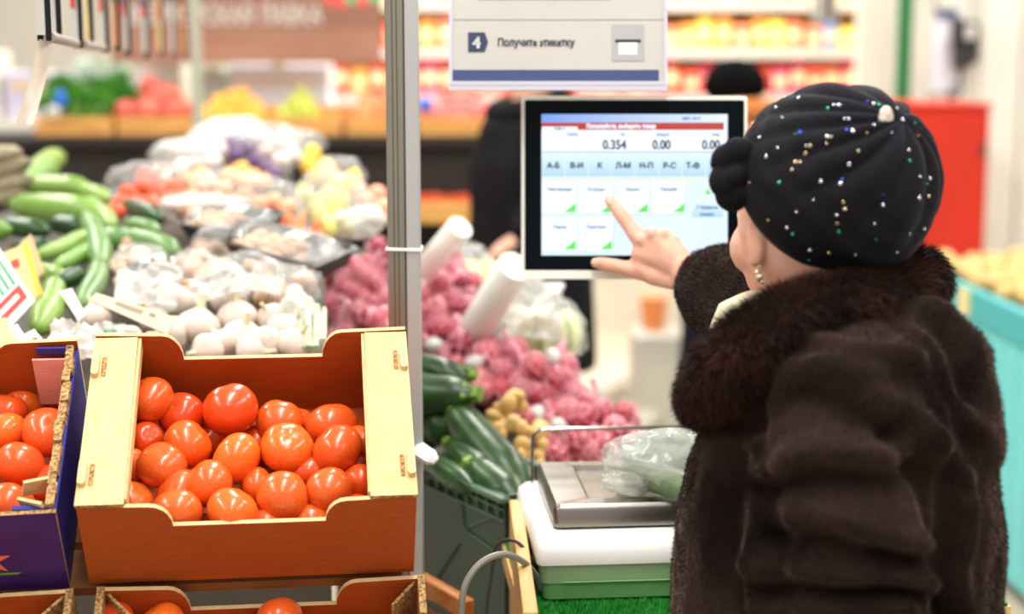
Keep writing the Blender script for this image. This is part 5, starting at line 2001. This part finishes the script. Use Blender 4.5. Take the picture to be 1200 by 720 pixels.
# nails
m_nail = M('nail', (238, 190, 170), .25, coat=.3)
n1 = P(698.5, 307.5, 2.450)
MB().sphere(n1, (.0075, .0022, .0062), 12, rotd(0, 8, 12)).build('thumb_nail', m_nail, wo)
n1 = P(714, 236.5, TIPY - .0125)
MB().sphere(n1, (.0050, .0020, .0068), 12, rotd(-20, -40, 0)).build('finger_nail', m_nail, wo)
# eyes
m_eye = M('eye_white', (236, 232, 226), .2)
m_iris = M('iris', (70, 50, 36), .2)
for s in (-1, 1):
    e = MB().sphere(hp(.082, s * .030, .004), .0125, 14).build('eye', m_eye, wo)
    MB().sphere(hp(.0925, s * .030, .004), (.003, .006, .006), 10, HR).build('iris', m_iris, e)

# --- coat
mb = MB()
TAB = [(352, 905, 1075, .090), (385, 885, 1112, .125), (415, 868, 1140, .150), (455, 852, 1158, .165), (500, 820, 1164, .172), (550, 803, 1168, .175), (620, 790, 1171, .178), (670, 785, 1174, .18), (720, 780, 1178, .182), (820, 784, 1188, .185), (950, 778, 1200, .19), (1200, 772, 1212, .195)]
rings = []
YW = 1.87
for py, xl_, xr_, hy in TAB:
    c = P((xl_ + xr_) / 2, py, YW)
    hx = (xr_ - xl_) / 2 * PXM(YW)
    rings.append([Vector((c.x + hx * math.copysign(abs(math.cos(t)) ** .9, math.cos(t)), YW + hy * math.copysign(abs(math.sin(t)) ** .9, math.sin(t)), c.z)) for t in [2 * PI * k / 40 for k in range(40)]])
mb.loft(rings[::-1])
ptube(mb, [(975, 425, 1.79, .075), (990, 455, 1.755, .088), (1000, 520, 1.735, .094), (1008, 610, 1.725, .092), (1010, 690, 1.725, .088), (1000, 765, 1.725, .082), (945, 815, 1.73, .070), (892, 824, 1.76, .058)], 24)
ptube(mb, [(1000, 440, 1.98, .10), (955, 405, 2.09, .088), (900, 372, 2.19, .080), (866, 352, 2.27, .074), (846, 344, 2.325, .068), (834, 338, 2.35, .058)], 24)
ptube(mb, [(1060, 395, 1.84, .055), (1110, 440, 1.80, .055), (1130, 520, 1.78, .05)], 20)
FOLD = [  # pixel polylines, amplitude, width (m)
    ([(905, 420), (960, 402), (1045, 424), (1092, 482), (1112, 560), (1130, 650), (1140, 740)], .012, .014),
    ([(1040, 402), (1100, 440), (1152, 486)], .012, .014),
    ([(1050, 375), (1100, 372), (1140, 400)], .012, .012),
    ([(866, 462), (930, 440), (1015, 446)], .013, .015), ([(1025, 468), (1070, 492), (1092, 520)], .010, .012),
    ([(900, 548), (940, 536), (1060, 522)], .014, .014), ([(925, 590), (990, 602), (1082, 630)], .013, .013),
    ([(880, 662), (960, 656), (1088, 676)], .013, .013), ([(886, 712), (992, 700), (1060, 712)], .012, .013), ([(1120, 555), (1134, 640)], .008, .010),
    ([(860, 486), (940, 478), (1045, 492)], -.014, .014), ([(880, 572), (960, 566), (1050, 560)], -.013, .014), ([(900, 628), (980, 632), (1070, 654)], -.012, .012),
    ([(885, 690), (960, 682), (1070, 694)], -.011, .011),
    ([(1050, 505), (1088, 560), (1108, 630), (1122, 720)], -.020, .015), ([(1090, 405), (1130, 450)], -.010, .012), ([(860, 520), (850, 600), (858, 720)], -.016, .016), ([(1060, 440), (1095, 500), (1120, 580)], -.010, .010)]


def fold_fn(co, no):
    out = co.copy()
    # pixel position of each vertex as seen from the front side
    front = np.clip(-no[:, 1] * 1.6 + .1, 0, 1)
    tot = np.zeros(len(co))
    L0 = co.tolist()
    warp = np.array([(noise.noise(Vector(v) * 8), noise.noise(Vector(v) * 8 + Vector((9, 4, 2)))) for v in L0]) * .028
    for pl, amp, wd in FOLD:
        P3 = np.array([tuple(P(x_, y_, 1.72)) for x_, y_ in pl])[:, (0, 2)]
        q = co[:, (0, 2)] * 1.0
        # bring to the reference depth so that folds sit on the facing side
        sc_ = 1.72 / np.maximum(co[:, 1], .5)
        q = np.stack([q[:, 0] * sc_, (q[:, 1] - 1.6) * sc_ + 1.6], 1)
        q = q + warp
        best = np.full(len(co), 9.)
        for i in range(len(P3) - 1):
            a, b = P3[i], P3[i + 1]
            ab = b - a
            t = np.clip(((q - a) @ ab) / (ab @ ab), 0, 1)
            best = np.minimum(best, np.linalg.norm(q - (a + t[:, None] * ab), axis=1))
        tot += 1.45 * amp * np.exp(-(best / wd) ** 2)
    nz = np.array([noise.noise(Vector((v[0] * 9, v[1] * 9, v[2] * 13))) + .5 * noise.noise(Vector(v) * 24) for v in L0]) * .008
    out += no * (tot * front * (co[:, 1] < 2.0) + nz)[:, None]
    return out


coat = remeshed('fur_coat', mb, .0065, m_coat, wo, 10, fold_fn)
strands('coat_pile', coat, 130000, .0060, .0010, m_pile, coat, (0, 0, -1), .45, 3, mask=lambda c: ((c[:, 1] < 2.45) & (c[:, 2] > .75)).astype(float))
strands('cuff_pile', coat, 16000, .007, .0010, m_cuff, coat, (-.5, .5, 0), .6, 4, mask=lambda c: (c[:, 1] > 2.12).astype(float))

# --- fur collar
mb = MB()
ptube(mb, [(1086, 332, 1.93, .030), (1050, 346, 1.84, .036), (990, 364, 1.78, .039), (930, 378, 1.76, .042), (880, 410, 1.77, .045), (848, 440, 1.80, .044), (826, 466, 1.84, .036), (818, 478, 1.87, .024)], 18)
ptube(mb, [(1080, 318, 1.93, .030), (1030, 338, 1.85, .026), (970, 347, 1.815, .025), (925, 358, 1.81, .023), (892, 376, 1.81, .024)], 16)
ptube(mb, [(1086, 328, 1.93, .030), (1070, 335, 2.01, .034), (1010, 345, 2.05, .036), (940, 365, 2.06, .036), (880, 400, 2.03, .036), (842, 445, 1.97, .034), (820, 474, 1.90, .026)], 16)
collar = remeshed('fur_collar', mb, .006, m_furd, wo, 6)
strands('collar_fur', collar, 52000, .014, .0012, m_furc, collar, (.35, 0, -1), .42, 6)

# --- cream scarf inside the collar
m_scarf = M('cream_scarf', (222, 210, 178), .8, bump=.4, bscale=120)
mb = MB()
ptube(mb, [(905, 350, 1.90, .016), (878, 360, 1.93, .020), (858, 370, 1.95, .022), (846, 392, 1.96, .018), (842, 420, 1.95, .016)], 12)
remeshed('scarf', mb, .004, m_scarf, wo, 3)

# --- hat
HT = P(980, 214, 1.88)
AX = Vector((.47, -.58, .665)).normalized()
E1 = AX.cross(Vector((0, 0, 1))).normalized()
E2 = AX.cross(E1)
RH = .1165
hm = MB()
nr, ns = 46, 120
rings = []
for i in range(nr + 1):
    th = .03 + (math.radians(131) - .03) * i / nr
    rg2 = []
    for k in range(ns):
        ph_ = 2 * PI * k / ns
        sw = ph_ + .35 * th
        ple = 1 - abs(math.sin(6.5 * sw + 1.4 * math.sin(2 * sw))) ** .7
        q = 1 - .085 * ple * math.exp(-((th - .75) / .55) ** 2) + .012 * math.sin(th * 22 + 2 * math.sin(3 * ph_)) * math.exp(-((th - 1.5) / .4) ** 2)
        q *= 1 + .012 * noise.noise(Vector((math.cos(ph_) * 2, math.sin(ph_) * 2, th * 3)))
        if th > 1.75:
            q *= 1 - .13 * ((th - 1.75) / .53) ** 2
        d = AX * math.cos(th) + (E1 * math.cos(ph_) + E2 * math.sin(ph_)) * math.sin(th)
        v = d * RH * q
        rg2.append(HT + Vector((v.x * 1.04, v.y, v.z * 1.0)))
    rings.append(rg2)
inner = [[HT + (p - HT) * .965 for p in r] for r in rings]
hm.loft(rings[::-1], cap=False)
hm.loft(inner, cap=False)
hm.loft([rings[-1], inner[-1]][::-1], cap=False)
hm.f.append(tuple(range((nr) * ns, (nr + 1) * ns)))
hm.mi.append(0)
hat = hm.build('hat', m_hat, wo, angle=0)
hat['label'] = 'black pleated hat with sequins'
bvh = BVHTree.FromObject(hat, bpy.context.evaluated_depsgraph_get()) if False else BVHTree.FromPolygons(hm.v, [f for f in hm.f])
fm = MB()
FC = P(862, 205, 1.85)
for k in range(6):
    a = k * PI / 3 + .3
    c = FC + Vector((math.cos(a) * .014, -.005 * (k % 2) + .004, math.sin(a) * .026))
    fm.sphere(c, (.0180, .015, .0200), 14, rotd(0, math.degrees(-a), 10))
fm.sphere(FC + Vector((0, -.012, 0)), (.012, .010, .012), 12)
fm.sphere(FC + Vector((.012, .006, 0)), (.020, .022, .034), 14)
fl_ = remeshed('flower', fm, .0024, m_hat, hat, 1)
SEQ = [(497, 104), (417, 138), (441, 174), (503, 224), (486, 231), (360, 243), (383, 310), (423, 280), (521, 300), (538, 273), (523, 273), (502, 329), (486, 329), (473, 357), (598, 240), (612, 241), (596, 264), (658, 178), (674, 178), (688, 220), (666, 215), (640, 130), (622, 128), (600, 142), (740, 117), (761, 124), (780, 128), (864, 181), (906, 193), (826, 225), (738, 228), (763, 199), (708, 291), (676, 339), (648, 389), (644, 405), (576, 398), (549, 463), (490, 505), (456, 562), (390, 535), (477, 585), (429, 402), (324, 401), (631, 517), (633, 547), (639, 576), (660, 495), (655, 471), (765, 547), (770, 603), (794, 481), (796, 445), (697, 657), (604, 650), (537, 641), (535, 676), (886, 287), (889, 325), (926, 381), (960, 387), (950, 406), (955, 450), (922, 455), (889, 583), (940, 565), (843, 648), (845, 140), (918, 237)]
ms = [M('sequin_silver', (235, 236, 245), .15, metal=.9, emit=0), M('sequin_gold', (240, 214, 160), .15, metal=.9), M('sequin_green', (60, 170, 120), .15, metal=.8), M('sequin_blue', (60, 100, 220), .15, metal=.8), M('sequin_orange', (200, 96, 50), .15, metal=.8)]
rs = random.Random(9)
sq_me = []
for m_ in ms:
    o = MB().sphere((0, 0, 0), (1, 1, .6), 8).build('sequin', m_, angle=0)
    sq_me.append(o.data)
    bpy.data.objects.remove(o)
seqs = []
for zx, zy in SEQ:
    px, py = 770 + zx / 3, 80 + zy / 3
    d = (P(px, py, 2) - CAM).normalized()
    hit = bvh.ray_cast(CAM, d)
    if hit[0]:
        seqs.append((hit[0], -d if hit[1].dot(d) > 0 else hit[1], rs.uniform(.0014, .0027)))
for k in range(30):                                   # the far side of the hat has them too
    d = Vector((rs.uniform(-1, .6), rs.uniform(.2, 1), rs.uniform(0, 1))).normalized()
    hit = bvh.ray_cast(HT + d * .3, -d)
    if hit[0]:
        seqs.append((hit[0], d, rs.uniform(.0014, .0025)))
for p, n_, r in seqs:
    o = link('sequin', sq_me[rs.choice((0, 0, 0, 0, 0, 1, 1, 1, 2, 2, 3, 4) if rs.random() < .8 else (0,))])
    o.location = p
    o.scale = (r, r, r)
    o.rotation_euler = n_.to_track_quat('Z', 'Y').to_euler()
    par(o, hat)
d = (P(1038, 139, 2) - CAM).normalized()
hit = bvh.ray_cast(CAM, d)
m_bro = M('brooch', (238, 222, 212), .25, metal=.5, rgb2=(210, 190, 180), scale=200, bump=.8, bscale=300)
bo = MB().sphere((0, 0, 0), (.0095, .0145, .005), 16).build('brooch', m_bro, None)
bo.location = hit[0]
bo.rotation_euler = (hit[1] if hit[1].dot(d) < 0 else -hit[1]).to_track_quat('Z', 'Y').to_euler()
par(bo, hat)
# earring
m_pearl = M('pearl_gold', (226, 206, 170), .2, metal=.6)
ec = P(890, 325, 1.845)
em = MB().sphere(ec, .0055, 12).sphere(ec + Vector((-.003, -.002, .006)), .0032, 10).sphere(ec + Vector((.003, -.002, -.005)), .003, 10).sphere(ec + Vector((0, .002, .012)), .002, 8)
em.build('earring', m_pearl, wo)
# boots
m_boot = M('boot_leather', (30, 26, 24), .4)
for s in (-1, 1):
    h0 = HIP + Vector((0, s * .075, 0))
    b_ = MB().tube([Vector((h0.x + .01, h0.y, .36)), Vector((h0.x + .015, h0.y, .14)), Vector((h0.x, h0.y, .066)), Vector((h0.x - .09, h0.y, .052)), Vector((h0.x - .15, h0.y, .042))], [.062, .054, .060, .048, .038], 14, roundend=True)
    bo_ = remeshed('boot', b_, .006, m_boot, wo, 4)
    MB().box((h0.x - .055, h0.y, .008), (.25, .085, .016), bev=.004).build('sole', m_dark, bo_)


# --- two customers further back
def far_person(x, Y, yaw, height, label, m_jacket, m_trou, m_cap, arm=None, collar_mat=None, hem=.5, cz=1.42, crd=.10, breadth=1.):
    k = height / 1.7
    t = thing('person', (x, Y, 0), label, 'person')
    R = Matrix.Rotation(yaw, 3, 'Z')
    W_ = lambda f, l, u: Vector((x, Y, 0)) + R @ Vector((f * k, l * k, u * k))     # forward, left, up
    if arm == 'reach':
        q_ = R.transposed() @ (P(612, 276, Y - .22) - Vector((x, Y, 0))) / k
        arm = (tuple(q_), (.10, -.30, .80)) if q_.y > 0 else ((.10, .30, .80), tuple(q_))
    hands = arm or ((.10, .30, .80), (.10, -.30, .80))
    mb = MB()
    mb.sphere(W_(.02, 0, 1.59), (.095 * k, .075 * k, .115 * k), 20, R)
    mb.tube([W_(.112, 0, 1.60), W_(.128, 0, 1.572), W_(.11, 0, 1.562)], [.009, .013, .009], 8, roundend=True)
    for s in (-1, 1):
        mb.sphere(W_(.01, s * .075, 1.585), (.015, .01, .03), 10, R)
    mb.tube([W_(0, 0, 1.52), W_(0, 0, 1.40)], [.055 * k, .06 * k], 12, roundend=True)
    mb.tube([W_(0, 0, 1.34), W_(0, 0, 1.1), W_(0, 0, .9)], [.12 * k, .12 * k, .13 * k], 14, roundend=True)
    jm = MB()
    jm.tube([W_(0, 0, 1.43), W_(0, 0, 1.38), W_(0, 0, 1.25), W_(0, 0, 1.0), W_(0, 0, .8), W_(0, 0, hem)], [.09 * k, .15 * k * breadth, .185 * k * breadth, .19 * k * breadth, .20 * k * breadth, .21 * k * breadth], 24, flat=1.)
    tm = MB()
    bm_ = []
    for s, (hf, hl, hu) in zip((1, -1), hands):
        sh_ = W_(0, s * .19 * breadth, 1.36)
        ha = W_(hf, hl, hu)
        el = (sh_ + ha) / 2 + R @ Vector((-.08, s * .05, -.06)) * k
        mb.tube([sh_, el, ha], [.05 * k, .042 * k, .03 * k], 12, roundend=True)
        jm.tube([sh_, el, el.lerp(ha, .86)], [.085 * k, .072 * k, .058 * k], 16, roundend=True)
        dr = (ha - el).normalized()
        sd = dr.cross(Vector((0, 0, 1))).normalized()
        pl = ha + dr * .045
        mb.tube([ha, pl, pl + dr * .03], [.03, .036, .034], 10, flat=.6, roundend=True)
        for q in range(4):
            o_ = sd * (-.027 + .018 * q)
            mb.tube([pl + o_ + dr * .02, pl + o_ + dr * .06, pl + o_ + dr * (.09 if q in (1, 2) else .08) - Vector((0, 0, .02))], [.0105, .0095, .008], 8, roundend=True)
        mb.tube([ha + sd * s * .028 + dr * .02, ha + sd * s * .05 + dr * .05, ha + sd * s * .052 + dr * .085], [.012, .0105, .009], 8, roundend=True)
        hi = W_(0, s * .09, .88)
        kn = W_(.02, s * .095, .48)
        an = W_(0, s * .10, .08)
        mb.tube([hi, kn, an], [.085 * k, .056 * k, .04 * k], 12, roundend=True)
        mb.tube([an, W_(.06, s * .10, .05), W_(.15, s * .10, .04)], [.04, .04, .033], 10, roundend=True)
        tm.tube([hi + Vector((0, 0, .03)), kn, W_(0, s * .10, .10)], [.105 * k, .078 * k, .07 * k], 16, roundend=True)
        sh2 = MB().tube([W_(-.04, s * .10, .05), W_(.04, s * .10, .056), W_(.12, s * .10, .046), W_(.18, s * .10, .04)], [.046, .05, .045, .036], 12, roundend=True)
        bm_.append(sh2)
    remeshed('body', mb, .0055, m_skin, t, 3)
    remeshed('jacket', jm, .014, m_jacket, t, 5)
    remeshed('trousers', tm, .014, m_trou, t, 5)
    for s2 in bm_:
        remeshed('shoe', s2, .008, m_boot, t, 3)
    if m_cap:
        cm = MB()
        cm.sphere(W_(.005, 0, 1.635), (.135 * k, .13 * k, .115 * k), 20, R, fn=lambda th, ph: 1 if th < 1.75 else .9)
        cm.tube([W_(-.09, 0, 1.60), W_(.0, .095, 1.60), W_(.10, 0, 1.615), W_(0, -.095, 1.60), W_(-.09, 0, 1.60)], .022 * k, 10)
        remeshed('cap', cm, .008, m_cap, t, 3)
    if collar_mat:
        cm = MB()
        cm.tube([W_(crd * math.cos(a), (crd + .01) * math.sin(a), cz + .02 * math.cos(a + PI)) for a in [2 * PI * q / 12 for q in range(13)]], .045 * k, 12)
        remeshed('fur_collar', cm, .012, collar_mat, t, 3)
    for s in (-1, 1):
        MB().sphere(W_(.098, s * .03, 1.60), .012 * k, 10).build('eye', m_eye, t)
    return t


m_blk = M('black_jacket', (17, 16, 18), .7, rgb2=(26, 24, 26), scale=6, spec=.1, bump=.3, bscale=14)
m_nav = M('navy_cloth', (16, 18, 32), .8, rgb2=(22, 24, 40), scale=6, spec=.1)
m_cap1 = M('black_cap', (12, 11, 11), .9, spec=.05)
m_ofur = M('ginger_fur', (206, 128, 60), .8, rgb2=(176, 100, 44), scale=20)
Y1 = 4.9
a = P(622, 90, Y1)
far_person(a.x, Y1, math.radians(200), 1.68, 'person in black jacket and dark trousers behind the instruction sign', m_blk, m_nav, m_cap1, 'reach', m_blk, hem=.62)
Y2 = 5.8
a = P(862, 90, Y2)
far_person(a.x, Y2, math.radians(115), 1.50, 'person in black cap and ginger fur collar behind the display', m_nav, m_nav, m_cap1, ((.26, .08, 1.0), (.26, -.08, 1.0)), m_ofur, hem=.42, cz=1.53, crd=.135)
